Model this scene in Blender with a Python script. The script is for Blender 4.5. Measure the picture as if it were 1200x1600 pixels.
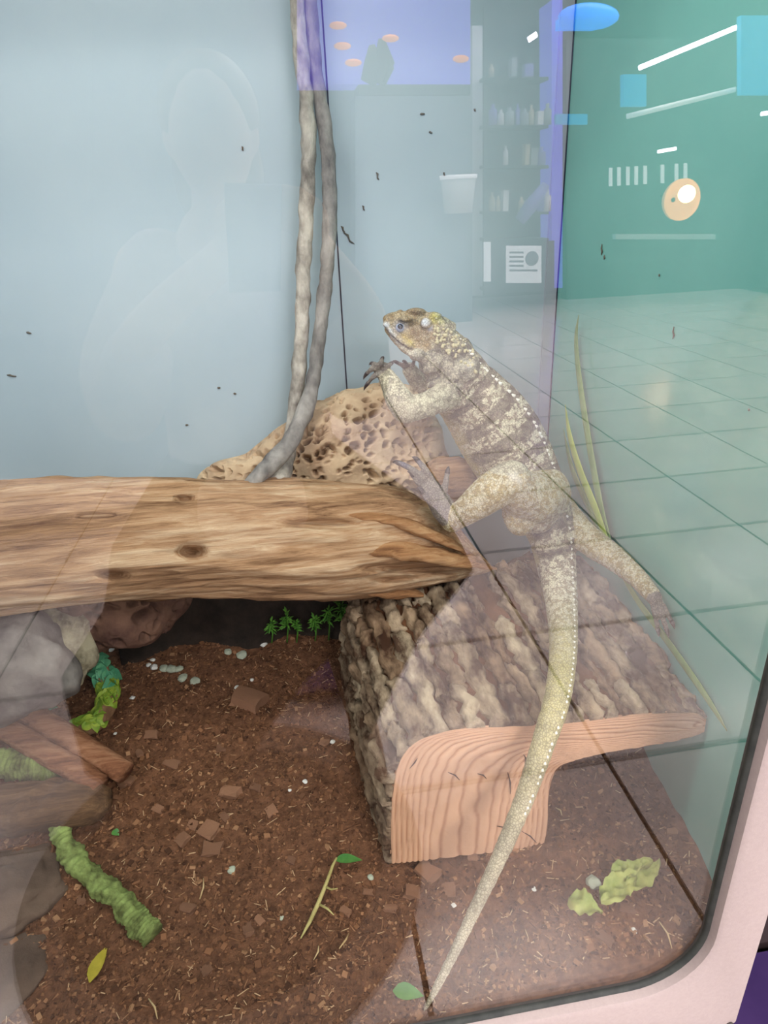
import bpy, bmesh, math, random
import numpy as np
from mathutils import Vector, Matrix, noise, Quaternion

random.seed(7)
for o in list(bpy.data.objects):
    bpy.data.objects.remove(o)
scn = bpy.context.scene
COL = scn.collection

# ------------------------------------------------------------------ camera
F = 1050.0
CAM = Vector((0, 0, 1.38))
YAW, PIT, ROLL = math.radians(7.7), math.radians(24.8), math.radians(-2.6)
fw = Vector((math.sin(YAW) * math.cos(PIT), math.cos(YAW) * math.cos(PIT), -math.sin(PIT)))
r0 = Vector((math.cos(YAW), -math.sin(YAW), 0))
u0 = r0.cross(fw)
rt = r0 * math.cos(ROLL) + u0 * math.sin(ROLL)
up = -r0 * math.sin(ROLL) + u0 * math.cos(ROLL)
cd = bpy.data.cameras.new('camera')
cam = bpy.data.objects.new('camera', cd)
COL.objects.link(cam)
M = Matrix((rt, up, -fw)).transposed().to_4x4()
M.translation = CAM
cam.matrix_world = M
cd.sensor_fit = 'VERTICAL'
cd.sensor_height = 36.0
cd.lens = F / 1600 * 36.0
cd.clip_start = 0.01
scn.camera = cam

# ------------------------------------------------------------------ world, exposure
w = bpy.data.worlds.new('world')
scn.world = w
w.use_nodes = True
w.node_tree.nodes['Background'].inputs[0].default_value = (0.8, 0.9, 1.0, 1)
w.node_tree.nodes['Background'].inputs[1].default_value = 0.05
scn.view_settings.view_transform = 'Standard'
scn.view_settings.look = 'None'
scn.view_settings.exposure = 0.0
scn.view_settings.gamma = 1.0
scn.view_settings.use_curve_mapping = False


def area(name, loc, rot, sx, sy, power, color):
    l = bpy.data.lights.new(name, 'AREA')
    l.shape = 'RECTANGLE'
    l.size, l.size_y, l.energy, l.color = sx, sy, power, color
    o = bpy.data.objects.new(name, l)
    o.location, o.rotation_euler = loc, rot
    COL.objects.link(o)
    return o


# enclosure lamp bar (fixed under the enclosure roof) and the shop's ceiling lamps
area('enclosure_lamp_light', (-0.15, 0.72, 1.985), (math.radians(8), 0, 0), 0.9, 0.22, 15.0, (1.0, 0.98, 0.93))
SHOP_LAMPS = [(-2.2, -1.6, 3.12, 62), (1.0, -1.6, 3.12, 62), (3.8, -1.6, 3.12, 62), (-2.2, -3.4, 3.12, 66), (1.0, -3.4, 3.12, 66), (3.8, -3.4, 3.12, 66),
              (0.5, -5.0, 3.5, 80), (3.5, -5.0, 3.5, 80), (6.0, -5.0, 3.5, 80), (1.5, -7.2, 4.07, 110), (4.2, -7.2, 4.07, 110), (6.6, -7.2, 4.07, 110)]
for lx, ly, lz, pw_ in SHOP_LAMPS:
    area('shop_ceiling_light', (lx, ly, lz - 0.02), (0, 0, 0), 1.2, 0.6, pw_ * 1.35, (1.0, 0.92, 0.91))


# ------------------------------------------------------------------ pixel helpers (1200 x 1600 frame)
def ray(px, py):
    return (fw + rt * ((px - 600) / F) - up * ((py - 800) / F))


def PY(px, py, Y):
    d = ray(px, py)
    return CAM + d * (Y / d.y)


def PX(px, py, X):
    d = ray(px, py)
    return CAM + d * (X / d.x)


def PZ(px, py, Z):
    d = ray(px, py)
    return CAM + d * ((Z - CAM.z) / d.z)


def mpp(p):                                            # metres per pixel at a point
    return (p - CAM).dot(fw) / F


def sstep(a, b, x):
    t = min(1, max(0, (x - a) / (b - a)))
    return t * t * (3 - 2 * t)


GY = 0.5                                               # front glass plane
XR, YB, XL = 0.53, 1.293, -0.80                        # right, back, left inner faces


def soil_base(x, y):
    t = (y - 0.5) / 0.79
    return 0.392 + 0.12 * t + 0.05 * t * t + 0.045 * sstep(0.10, 0.36, x) + 0.035 * sstep(0.40, 0.53, x) * sstep(.52, .62, y)


def soil_z(x, y):
    n = noise.noise(Vector((x * 5, y * 5, 3.1))) * 0.012 + noise.noise(Vector((x * 17, y * 17, 1.1))) * 0.009 + noise.noise(Vector((x * 34, y * 34, 7.1))) * 0.005
    n += noise.noise(Vector((x * 60, y * 60, 5.1))) * 0.003
    return soil_base(x, y) + n


def PS(px, py, dz=0.0):                                # pixel -> point on the soil
    z = 0.43
    for _ in range(30):
        p = PZ(px, py, z + dz)
        z = 0.5 * z + 0.5 * soil_z(p.x, min(max(p.y, 0.5), YB))
    return PZ(px, py, z + dz)


# ------------------------------------------------------------------ materials
def newmat(name):
    m = bpy.data.materials.new(name)
    m.use_nodes = True
    nt = m.node_tree
    return m, nt, nt.nodes['Principled BSDF']


def s2l(c):
    return tuple(((v / 255) / 12.92 if v / 255 <= 0.04045 else ((v / 255 + 0.055) / 1.055) ** 2.4) for v in c)


def mat(name, c1, c2=None, scale=20.0, stretch=(1, 1, 1), rough=0.7, bump=0.0, bscale=None, spec=0.3,
        lo=0.35, hi=0.65, detail=6.0, rnd=None, emit=None, estr=0.0, metal=0.0, kind='noise'):
    m, nt, b = newmat(name)
    L = nt.links.new
    c1 = s2l(c1)
    c2 = s2l(c2) if c2 else c1
    tc = nt.nodes.new('ShaderNodeTexCoord')
    mp = nt.nodes.new('ShaderNodeMapping')
    mp.inputs['Scale'].default_value = stretch
    L(tc.outputs['Object'], mp.inputs['Vector'])
    if kind == 'voronoi':
        n = nt.nodes.new('ShaderNodeTexVoronoi')
        n.inputs['Scale'].default_value = scale
        fac = n.outputs['Distance']
    else:
        n = nt.nodes.new('ShaderNodeTexNoise')
        n.inputs['Scale'].default_value = scale
        n.inputs['Detail'].default_value = detail
        n.inputs['Roughness'].default_value = 0.62
        fac = n.outputs['Fac']
    L(mp.outputs[0], n.inputs['Vector'])
    r = nt.nodes.new('ShaderNodeValToRGB')
    r.color_ramp.elements[0].position = lo
    r.color_ramp.elements[1].position = hi
    r.color_ramp.elements[0].color = (*c1, 1)
    r.color_ramp.elements[1].color = (*c2, 1)
    L(fac, r.inputs[0])
    out = r.outputs[0]
    if rnd:
        oi = nt.nodes.new('ShaderNodeObjectInfo')
        mx = nt.nodes.new('ShaderNodeMix')
        mx.data_type = 'RGBA'
        mx.blend_type = 'MULTIPLY'
        r2 = nt.nodes.new('ShaderNodeValToRGB')
        r2.color_ramp.elements[0].color = (*[v for v in rnd[0]], 1)
        r2.color_ramp.elements[1].color = (*[v for v in rnd[1]], 1)
        L(oi.outputs['Random'], r2.inputs[0])
        mx.inputs[0].default_value = 1.0
        L(out, mx.inputs[6])
        L(r2.outputs[0], mx.inputs[7])
        out = mx.outputs[2]
    L(out, b.inputs['Base Color'])
    b.inputs['Roughness'].default_value = rough
    b.inputs['Specular IOR Level'].default_value = spec
    b.inputs['Metallic'].default_value = metal
    if bump:
        bn = nt.nodes.new('ShaderNodeTexNoise')
        bn.inputs['Scale'].default_value = bscale or scale
        bn.inputs['Detail'].default_value = 8
        bn.inputs['Roughness'].default_value = 0.65
        L(mp.outputs[0], bn.inputs['Vector'])
        bp = nt.nodes.new('ShaderNodeBump')
        bp.inputs['Strength'].default_value = 1.0
        bp.inputs['Distance'].default_value = bump
        L(bn.outputs['Fac'], bp.inputs['Height'])
        L(bp.outputs[0], b.inputs['Normal'])
    if emit:
        b.inputs['Emission Color'].default_value = (*s2l(emit), 1)
        b.inputs['Emission Strength'].default_value = estr
    return m


def attrmat(name, attr='col', rough=0.8, spec=0.2, bump=0.0, bscale=60):
    m, nt, b = newmat(name)
    L = nt.links.new
    a = nt.nodes.new('ShaderNodeAttribute')
    a.attribute_name = attr
    L(a.outputs['Color'], b.inputs['Base Color'])
    b.inputs['Roughness'].default_value = rough
    b.inputs['Specular IOR Level'].default_value = spec
    if bump:
        tc = nt.nodes.new('ShaderNodeTexCoord')
        n = nt.nodes.new('ShaderNodeTexNoise')
        n.inputs['Scale'].default_value = bscale
        n.inputs['Detail'].default_value = 8
        L(tc.outputs['Object'], n.inputs['Vector'])
        bp = nt.nodes.new('ShaderNodeBump')
        bp.inputs['Distance'].default_value = bump
        L(n.outputs['Fac'], bp.inputs['Height'])
        L(bp.outputs[0], b.inputs['Normal'])
    return m


# ------------------------------------------------------------------ mesh helpers
class MB:
    def __init__(s):
        s.v, s.f = [], []

    def add(s, vs, fs):
        n = len(s.v)
        s.v += [Vector(p) for p in vs]
        s.f += [tuple(i + n for i in f) for f in fs]
        return s

    def box(s, lo, hi):
        (a, b, c), (d, e, g) = lo, hi
        return s.add([(a, b, c), (d, b, c), (d, e, c), (a, e, c), (a, b, g), (d, b, g), (d, e, g), (a, e, g)],
                     [(0, 3, 2, 1), (4, 5, 6, 7), (0, 1, 5, 4), (1, 2, 6, 5), (2, 3, 7, 6), (3, 0, 4, 7)])

    def obox(s, c, ax, ay, az):                        # oriented box, half axes
        c, ax, ay, az = map(Vector, (c, ax, ay, az))
        vs = [c + ax * i + ay * j + az * k for k in (-1, 1) for j, i in ((-1, -1), (-1, 1), (1, 1), (1, -1))]
        return s.add(vs, [(0, 3, 2, 1), (4, 5, 6, 7), (0, 1, 5, 4), (1, 2, 6, 5), (2, 3, 7, 6), (3, 0, 4, 7)])

    def tube(s, pts, rad, seg=10, flat=None, caps=True, upv=None, jit=0.0):
        pts = [Vector(p) for p in pts]
        n = len(pts)
        if not hasattr(rad, '__len__'):
            rad = [rad] * n
        T = [(pts[min(i + 1, n - 1)] - pts[max(i - 1, 0)]).normalized() for i in range(n)]
        u = Vector(upv) if upv else (Vector((0, 0, 1)) if abs(T[0].z) < 0.9 else Vector((0, 1, 0)))
        vs, fs = [], []
        for i in range(n):
            u = (u - T[i] * u.dot(T[i])).normalized()
            l = T[i].cross(u)
            for k in range(seg):
                a = 2 * math.pi * k / seg
                rr = rad[i]
                if jit:
                    rr *= 1 + jit * noise.noise(pts[i] * 45 + Vector((math.cos(a), math.sin(a), 0)) * 1.3)
                vs.append(pts[i] + l * (math.cos(a) * rr) + u * (math.sin(a) * rr * (flat if flat else 1)))
        for i in range(n - 1):
            for k in range(seg):
                k2 = (k + 1) % seg
                fs.append((i * seg + k, i * seg + k2, (i + 1) * seg + k2, (i + 1) * seg + k))
        if caps:
            fs.append(tuple(reversed(range(seg))))
            fs.append(tuple((n - 1) * seg + k for k in range(seg)))
        return s.add(vs, fs)

    def ball(s, c, r, seg=12, rings=8, axes=None):
        c = Vector(c)
        r = Vector((r, r, r)) if not hasattr(r, '__len__') else Vector(r)
        ax = axes or (Vector((1, 0, 0)), Vector((0, 1, 0)), Vector((0, 0, 1)))
        vs = [c + ax[2] * r.z]
        for i in range(1, rings):
            t = math.pi * i / rings
            for k in range(seg):
                a = 2 * math.pi * k / seg
                vs.append(c + ax[0] * (r.x * math.sin(t) * math.cos(a)) + ax[1] * (r.y * math.sin(t) * math.sin(a)) + ax[2] * (r.z * math.cos(t)))
        vs.append(c - ax[2] * r.z)
        fs = []
        for k in range(seg):
            k2 = (k + 1) % seg
            fs.append((0, 1 + k, 1 + k2))
            for i in range(rings - 2):
                a, b = 1 + i * seg, 1 + (i + 1) * seg
                fs.append((a + k, b + k, b + k2, a + k2))
            a = 1 + (rings - 2) * seg
            fs.append((a + k, len(vs) - 1, a + k2))
        return s.add(vs, fs)

    def build(s, name, m, parent=None, smooth=True, base=None):
        b = Vector(base) if base is not None else (Vector(parent.location) if parent else Vector((0, 0, 0)))
        if parent and parent.parent:
            b = Vector(parent.parent.location) + Vector(parent.location)
        me = bpy.data.meshes.new(name)
        me.from_pydata([tuple(p - b) for p in s.v], [], s.f)
        me.update()
        if smooth:
            me.polygons.foreach_set('use_smooth', [True] * len(me.polygons))
        o = bpy.data.objects.new(name, me)
        if m:
            me.materials.append(m)
        COL.objects.link(o)
        if parent:
            o.parent = parent
            o.location = (0, 0, 0)
        else:
            o.location = b
        return o


def tag(o, label, cat=None, group=None, kind=None):
    if label:
        o['label'] = label
    if cat:
        o['category'] = cat
    if group:
        o['group'] = group
    if kind:
        o['kind'] = kind
    return o


def thing(name, loc, label, cat, group=None, kind=None):
    o = bpy.data.objects.new(name, None)
    o.location = loc
    o.empty_display_size = 0.02
    COL.objects.link(o)
    return tag(o, label, cat, group, kind)


def cr(pts, n):                                        # Catmull-Rom through tuples of any length -> n samples
    P = [np.array(p, float) for p in pts]
    P = [2 * P[0] - P[1]] + P + [2 * P[-1] - P[-2]]
    out = []
    k = len(P) - 3
    for i in range(n):
        t = i / (n - 1) * k
        j = min(int(t), k - 1)
        t -= j
        a, b, c, d = P[j:j + 4]
        out.append(0.5 * ((2 * b) + (c - a) * t + (2 * a - 5 * b + 4 * c - d) * t * t + (3 * b - a - 3 * c + d) * t ** 3))
    return out


def remesh(mb, voxel, smooth_it=4):
    o = mb.build('tmp', None, smooth=False)
    m = o.modifiers.new('r', 'REMESH')
    m.mode = 'VOXEL'
    m.voxel_size = voxel
    s = o.modifiers.new('s', 'SMOOTH')
    s.factor = 0.5
    s.iterations = smooth_it
    dg = bpy.context.evaluated_depsgraph_get()
    me = bpy.data.meshes.new_from_object(o.evaluated_get(dg))
    bpy.data.objects.remove(o)
    return me


def setcol(me, cols, name='col'):
    a = me.color_attributes.new(name, 'FLOAT_COLOR', 'POINT')
    arr = np.ones((len(me.vertices), 4), np.float32)
    arr[:, :3] = cols
    a.data.foreach_set('color', arr.ravel())


def nz(p, s, o=0.0):
    return noise.noise(Vector(p) * s + Vector((o, o * 1.7, o * 0.3)))


#=================================================================== STRUCTURE
m_wall = mat('painted_panel_grey_blue', (168, 186, 196), (176, 192, 200), 3, rough=0.45, spec=0.3)
m_teal = mat('teal_side_panel', (110, 178, 168), (122, 188, 176), 2.2, rough=0.06, spec=0.5)
m_teal.node_tree.nodes['Principled BSDF'].inputs['IOR'].default_value = 1.9
m_white = mat('powder_coated_white', (178, 164, 160), (184, 171, 166), 200, rough=0.45, bump=0.0003, bscale=900, spec=0.4)
m_gasket = mat('gasket_dark', (52, 56, 54), (70, 74, 70), 40, rough=0.6)
m_seam = mat('seam_dark', (38, 44, 62), rough=0.6)
m_trim = mat('corner_trim_grey', (170, 176, 186), rough=0.35)
m_speck = mat('dried_dirt', (84, 76, 66), (112, 104, 92), 200, rough=0.9)
m_screw = mat('steel', (120, 118, 116), rough=0.35, metal=0.9)

TOPZ = 2.0
wb = MB().box((XL, YB, 0.30), (XR + 0.02, YB + 0.02, TOPZ)).build('wall_back', m_wall, smooth=False)
tag(wb, 'pale grey-blue painted back panel of the enclosure', kind='structure')
sx = 0.087 * YB
MB().obox((sx, YB - 0.0005, 1.3), (0.0012, 0, 0), (0, 0.0012, 0), (0, 0, 0.72)).build('panel_seam', m_seam, wb, False)
MB().obox((sx + 0.0035, YB - 0.0008, 1.3), (0.002, 0, 0), (0, 0.001, 0), (0, 0, 0.72)).build('seam_strip', m_wall, wb, False)
tr = MB().obox((XR - 0.012, YB - 0.003, 1.3), (0.012, 0, 0), (0, 0.003, 0), (0, 0, 0.72)).build('corner_trim', m_trim, wb, False)
wr = MB().box((XR, GY + 0.02, 0.30), (XR + 0.014, YB, TOPZ)).build('wall_right', m_teal, smooth=False)
tag(wr, 'glossy teal side panel of the enclosure', kind='structure')
MB().obox((XR - 0.0008, YB - 0.007, 1.3), (0.0009, 0, 0), (0, 0.0016, 0), (0, 0, 0.72)).build('panel_seam', m_seam, wr, False)
wl = MB().box((XL - 0.02, GY + 0.02, 0.30), (XL, YB, TOPZ)).build('wall_left', m_wall, smooth=False)
tag(wl, 'grey painted left side panel of the enclosure', kind='structure')
ce = MB().box((XL, GY + 0.02, TOPZ), (XR, YB, TOPZ + 0.02)).build('ceiling', m_wall, smooth=False)
tag(ce, 'roof panel of the enclosure', kind='structure')
lb = thing('lamp_bar', (-0.15, 0.86, TOPZ), 'white lamp bar fixed under the enclosure roof', 'lamp')
MB().box((-0.62, 0.59, TOPZ - 0.012), (0.32, 0.85, TOPZ)).build('housing', m_white, lb, False)

# small dried specks stuck on the panels (parts of the wall they are on)
for px, py, L_, a in ((18, 587, 9, .3), (545, 372, 17, 1.0), (536, 358, 8, 1.2), (660, 178, 5, 0), (590, 275, 9, 1.4), (673, 207, 4, 0.4), (379, 232, 5, 1.5),
                      (568, 325, 6, 1.3), (45, 520, 5, .4), (342, 606, 3, 0), (292, 664, 3, 0), (367, 615, 3, .2), (694, 272, 4, 1.2), (505, 320, 5, 1.4), (742, 172, 3, 1)):
    c = PY(px, py, YB - 0.0015)
    mb = MB()
    q = mpp(c) * .6
    mb.tube([c + Vector((-math.cos(a), 0, math.sin(a))) * (L_ * q * t) + Vector((0.25 * L_ * q * math.sin(5 * t), 0, 0)) for t in (-1, -.5, 0, .5, 1)],
            [1.2 * q, 2.4 * q, 2 * q, 3 * q, 1.0 * q], 6)
    mb.build('dirt_speck', m_speck, wb)
for px, py, L_ in ((940, 390, 12), (944, 402, 5), (1052, 520, 14), (1030, 430, 3), (1170, 640, 3)):
    c = PX(px, py, XR - 0.0012)
    q = mpp(c) * .65
    MB().tube([c + Vector((0, .3 * L_ * q * math.sin(3 * t), L_ * q * t)) for t in (-1, -.4, .2, 1)], [1 * q, 2.5 * q, 2 * q, 1 * q], 6).build('dirt_speck', m_speck, wr)

# --- front: white metal frame with a round-cornered window, gasket and glass
IX, OX, SZ, BZ, R_ = 0.4725, 0.541, 0.397, 0.292, 0.10
IL, OL, TZ = -0.72, -0.80, 1.86


def rrect(x0, x1, z0, z1, r, n=10):
    out = []
    for cx, cz, a0 in ((x1 - r, z0 + r, -90), (x1 - r, z1 - r, 0), (x0 + r, z1 - r, 90), (x0 + r, z0 + r, 180)):
        for k in range(n + 1):
            a = math.radians(a0 + 90 * k / n)
            out.append((cx + r * math.cos(a), cz + r * math.sin(a)))
    return out


def ring(loops, name, m, parent, smooth=True):         # loops: list of (list of (x,z), y)
    mb = MB()
    n = len(loops[0][0])
    vs = [Vector((x, y, z)) for lp, y in loops for x, z in lp]
    fs = []
    for i in range(len(loops) - 1):
        for k in range(n):
            k2 = (k + 1) % n
            fs.append((i * n + k, i * n + k2, (i + 1) * n + k2, (i + 1) * n + k))
    mb.add(vs, fs)
    return mb.build(name, m, parent, smooth)


win = thing('window_1', (0, GY, BZ), 'white metal front frame with round-cornered glass window', None, None, 'structure')
inn = rrect(IX * -1 - 0.25, IX, SZ, TZ, R_)
inn0 = rrect(IL - 0.012, IX + 0.010, SZ - 0.010, TZ + 0.012, R_ + 0.010)
inn1 = rrect(IL - 0.003, IX + 0.003, SZ - 0.003, TZ + 0.003, R_ + 0.003)
inn2 = rrect(IL, IX, SZ, TZ, R_)
out0 = rrect(OL, OX, BZ, TZ + 0.12, 0.006)
out1 = rrect(OL + 0.003, OX - 0.003, BZ + 0.003, TZ + 0.117, 0.006)
ring([(out0, GY + 0.05), (out0, GY - 0.009), (out1, GY - 0.012), (inn0, GY - 0.012), (inn1, GY - 0.008), (inn2, GY + 0.002), (inn2, GY + 0.014)], 'frame', m_white, win)
for o in [win.children[0]]:
    md = o.modifiers.new('es', 'EDGE_SPLIT')
    md.split_angle = math.radians(35)
g0 = rrect(IL + 0.006, IX - 0.0045, SZ + 0.0045, TZ - 0.006, R_ - 0.0045)
g1 = rrect(IL - 0.003, IX + 0.003, SZ - 0.003, TZ + 0.003, R_ + 0.003)
ring([(g1, GY + 0.001), (g0, GY + 0.003), (g0, GY + 0.012), (g1, GY + 0.013)], 'gasket', m_gasket, win)
for x, z in ((OX - 0.012, BZ + 0.004), (OX - 0.012, 1.2)):
    MB().tube([(x, GY - 0.0115, z), (x, GY - 0.016, z)], 0.005, 12).build('screw', m_screw, win)

mg, nt, b = newmat('clear_glass')
nt.nodes.remove(b)
L = nt.links.new
lw = nt.nodes.new('ShaderNodeLayerWeight')
lw.inputs['Blend'].default_value = 0.5
pw = nt.nodes.new('ShaderNodeMath')
pw.operation = 'POWER'
pw.inputs[1].default_value = 5.0
L(lw.outputs['Facing'], pw.inputs[0])
ma = nt.nodes.new('ShaderNodeMath')
ma.operation = 'MULTIPLY_ADD'
ma.inputs[1].default_value = 0.94
ma.inputs[2].default_value = 0.068
L(pw.outputs[0], ma.inputs[0])
tb = nt.nodes.new('ShaderNodeBsdfTransparent')
tb.inputs[0].default_value = (0.97, 0.985, 0.98, 1)
gb = nt.nodes.new('ShaderNodeBsdfGlossy')
gb.inputs['Roughness'].default_value = 0.0
mx = nt.nodes.new('ShaderNodeMixShader')
L(ma.outputs[0], mx.inputs[0])
L(tb.outputs[0], mx.inputs[1])
L(gb.outputs[0], mx.inputs[2])
L(mx.outputs[0], nt.nodes['Material Output'].inputs[0])
MB().box((IL - 0.02, GY + 0.006, SZ - 0.02), (IX + 0.02, GY + 0.012, TZ + 0.02)).build('glass_pane', mg, win, False)

# cabinet the enclosure stands on
cab = thing('enclosure_stand', (-0.13, 0.9, 0), 'dark stand carrying the reptile enclosure', 'stand')
m_dark = mat('dark_laminate', (58, 48, 52), (74, 60, 62), 6, rough=0.5)
MB().box((OL + 0.02, GY + 0.02, 0.0), (OX - 0.03, YB + 0.02, 0.30)).build('body', m_dark, cab, False)
for k in range(4):
    z = 0.02 + k * 0.068
    MB().box((OL + 0.02, GY + 0.004, z), (OX - 0.03, GY + 0.019, z + 0.06)).build('slat', m_dark, cab, False)

#=================================================================== SOIL
m_soil = mat('dark_soil', (84, 57, 41), (138, 98, 72), 70, rough=0.95, bump=0.007, bscale=150, spec=0.1, lo=0.3, hi=0.72)
mb = MB()
nx, ny = 210, 130
for j in range(ny):
    for i in range(nx):
        x = XL + (XR - XL) * i / (nx - 1)
        y = GY + 0.0125 + (YB - GY - 0.0125) * j / (ny - 1)
        mb.v.append(Vector((x, y, soil_z(x, y))))
mb.f = [(j * nx + i, j * nx + i + 1, (j + 1) * nx + i + 1, (j + 1) * nx + i) for j in range(ny - 1) for i in range(nx - 1)]
for i in range(nx):
    mb.v.append(Vector((mb.v[i].x, mb.v[i].y, 0.31)))
mb.f += [(i + 1, i, nx * ny + i, nx * ny + i + 1) for i in range(nx - 1)]
soil = tag(mb.build('soil_bed', m_soil, None), 'dark brown loose soil bed covering the enclosure floor', 'soil', kind='stuff')

# fine mulch: flakes and fibres too small to pick apart
m_mulch = attrmat('mulch_flakes', rough=0.95, spec=0.1)
mb = MB()
cols = []
pal = [s2l(c) for c in ((118, 82, 58), (94, 64, 45), (134, 95, 68), (150, 110, 80), (104, 73, 53), (74, 50, 36), (160, 122, 90), (122, 86, 60), (108, 76, 55), (116, 80, 56), (84, 58, 42), (128, 90, 64), (100, 70, 50), (112, 78, 56))]
rnd = random.Random(3)
for k in range(30000):
    x = rnd.uniform(-0.62, XR - 0.01)
    y = GY + 0.02 + (YB - GY - 0.03) * rnd.random() ** 1.25
    z = soil_z(x, y)
    if k % 5 == 0:
        l, wd, th = rnd.uniform(.004, .010), rnd.uniform(.0004, .0007), .0004
    else:
        l = rnd.uniform(.0008, .0026) if k % 11 else rnd.uniform(.0025, .0052)
        wd, th = l * rnd.uniform(.4, 1), l * rnd.uniform(.2, .5)
    q = Quaternion((rnd.gauss(0, 1), rnd.gauss(0, .35), rnd.gauss(0, .35), rnd.gauss(0, 1))).normalized()
    q = Quaternion((0, 0, 1), rnd.uniform(0, 6.28)) @ Quaternion((1, 0, 0), rnd.gauss(0, .5)) @ Quaternion((0, 1, 0), rnd.gauss(0, .4))
    mb.obox((x, y, z + th * 0.5), q @ Vector((l, 0, 0)), q @ Vector((0, wd, 0)), q @ Vector((0, 0, th)))
    c = pal[rnd.randrange(len(pal))] if k % 40 else s2l((192, 160, 124))
    cols += [c] * 8
o = mb.build('mulch', m_mulch, soil, False)
setcol(o.data, np.array(cols))
tag(o, 'fine bark crumbs and coir fibres on the soil', kind='stuff')


def chip_mesh(seed, l, wd, th):
    r = random.Random(seed)
    bm = bmesh.new()
    bmesh.ops.create_cube(bm, size=2)
    bmesh.ops.subdivide_edges(bm, edges=bm.edges[:], cuts=1)
    for v in bm.verts:
        v.co = Vector((v.co.x * l * (1 + r.uniform(-.25, .2)), v.co.y * wd * (1 + r.uniform(-.25, .2)), v.co.z * th * (1 + r.uniform(-.35, .35))))
    me = bpy.data.meshes.new('bark_chip')
    bm.to_mesh(me)
    bm.free()
    return me


m_chip = mat('bark_chip', (132, 96, 72), (176, 134, 106), 60, (1, 3, 1), rough=0.9, bump=0.001, rnd=((.66, .62, .6), (1.12, 1.08, 1.04)))
chip_meshes = [chip_mesh(k, 1.0, random.uniform(.55, .95), random.uniform(.25, .45)) for k in range(8)]
for me in chip_meshes:
    me.materials.append(m_chip)
# the chips one can pick out: (px, py, half length px, turn)
chips = [(332, 1328, 15, 0.1, 'square reddish bark chip lying flat mid-soil behind the twig with the leaf'),
         (325, 1298, 15, 0.6, 'brown bark chip touching the square reddish chip'),
         (285, 1312, 12, 0.9, None), (236, 1150, 11, 0.2, None), (218, 1178, 9, 1.2, None), (270, 1195, 12, .4, None),
         (388, 1098, 24, 0.6, 'long grey-orange bark chip on the soil in front of the log shade'), (293, 1420, 12, .5, None), (388, 1452, 11, 1.3, None),
         (322, 1516, 9, 1.0, None), (424, 1268, 10, 1.2, None), (400, 1232, 9, .5, None), (360, 1240, 16, .5, None), (352, 1278, 8, .9, None),
         (200, 1222, 11, .5, None), (190, 1225, 9, 1.0, None), (668, 1362, 18, 1.0, None), (700, 1392, 11, .2, None), (645, 1395, 12, .4, None),
         (945, 1468, 12, .9, None), (980, 1420, 12, .4, None), (740, 1340, 8, .3, None), (1030, 1352, 9, .2, None), (1050, 1300, 8, .2, None),
         (128, 1405, 9, 1.3, None), (300, 1290, 8, .3, None), (455, 1345, 7, .5, None), (540, 1425, 9, .7, None), (575, 1395, 8, .2, None),
         (248, 1265, 9, .6, None), (405, 1440, 8, .9, None), (610, 1420, 10, .3, None), (505, 1160, 8, .7, None), (345, 1170, 8, .1, None)]
for k, (px, py, l, a, lab) in enumerate(chips):
    p = PS(px, py)
    q = mpp(p)
    o = bpy.data.objects.new('bark_chip', chip_meshes[k % 8] if k else chip_meshes[0])
    COL.objects.link(o)
    o.location = p + Vector((0, 0, l * q * 0.12))
    o.rotation_euler = (random.uniform(-.15, .3), random.uniform(-.2, .2), -a)
    o.scale = (l * q,) * 3
    tag(o, lab or 'small brown bark chip lying loose on the soil', 'bark chip', 'loose bark chips on the soil')

LM = [((720, 1370), 'in front of the ringed cut face of the hide'), ((950, 1400), 'near the wilted leaves'), ((180, 1400), 'near the green knobbly vine piece'), ((510, 1400), 'near the leafy twig'),
      ((200, 1215), 'by the ends of the split stick and short log'), ((320, 1310), 'around the square reddish chip'), ((390, 1100), 'near the long grey-orange chip'), ((330, 1500), 'between the yellow leaf and the front glass'),
      ((430, 1250), 'on open soil facing the bark hide wall'), ((230, 1160), 'behind the split stick end'), ((1040, 1320), 'under the open end of the hide')]


def near_label(px, py):
    return min(LM, key=lambda t_: (t_[0][0] - px) ** 2 + (t_[0][1] - py) ** 2)[1]


for o in [x for x in COL.objects if x.name.startswith('bark_chip')]:
    if o['label'].startswith('small brown'):
        dv = o.location - CAM
        z_ = dv.dot(fw)
        lab_ = near_label(600 + F * dv.dot(rt) / z_, 800 - F * dv.dot(up) / z_)
        o['label'] = 'small brown bark chip ' + lab_
        o['group'] = 'bark chips ' + lab_

m_peb = mat('white_pebble', (214, 214, 205), (232, 232, 226), 90, rough=0.7)
m_pebg = mat('pale_green_pebble', (150, 160, 140), (186, 192, 172), 60, rough=0.8)


def pebble_mesh(seed):
    bm = bmesh.new()
    bmesh.ops.create_icosphere(bm, subdivisions=2, radius=1)
    for v in bm.verts:
        v.co *= 1 + .35 * noise.noise(v.co * 1.1 + Vector((seed * 3, 1, 2)))
        v.co.z *= .6
    me = bpy.data.meshes.new('pebble')
    bm.to_mesh(me)
    bm.free()
    return me


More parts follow.
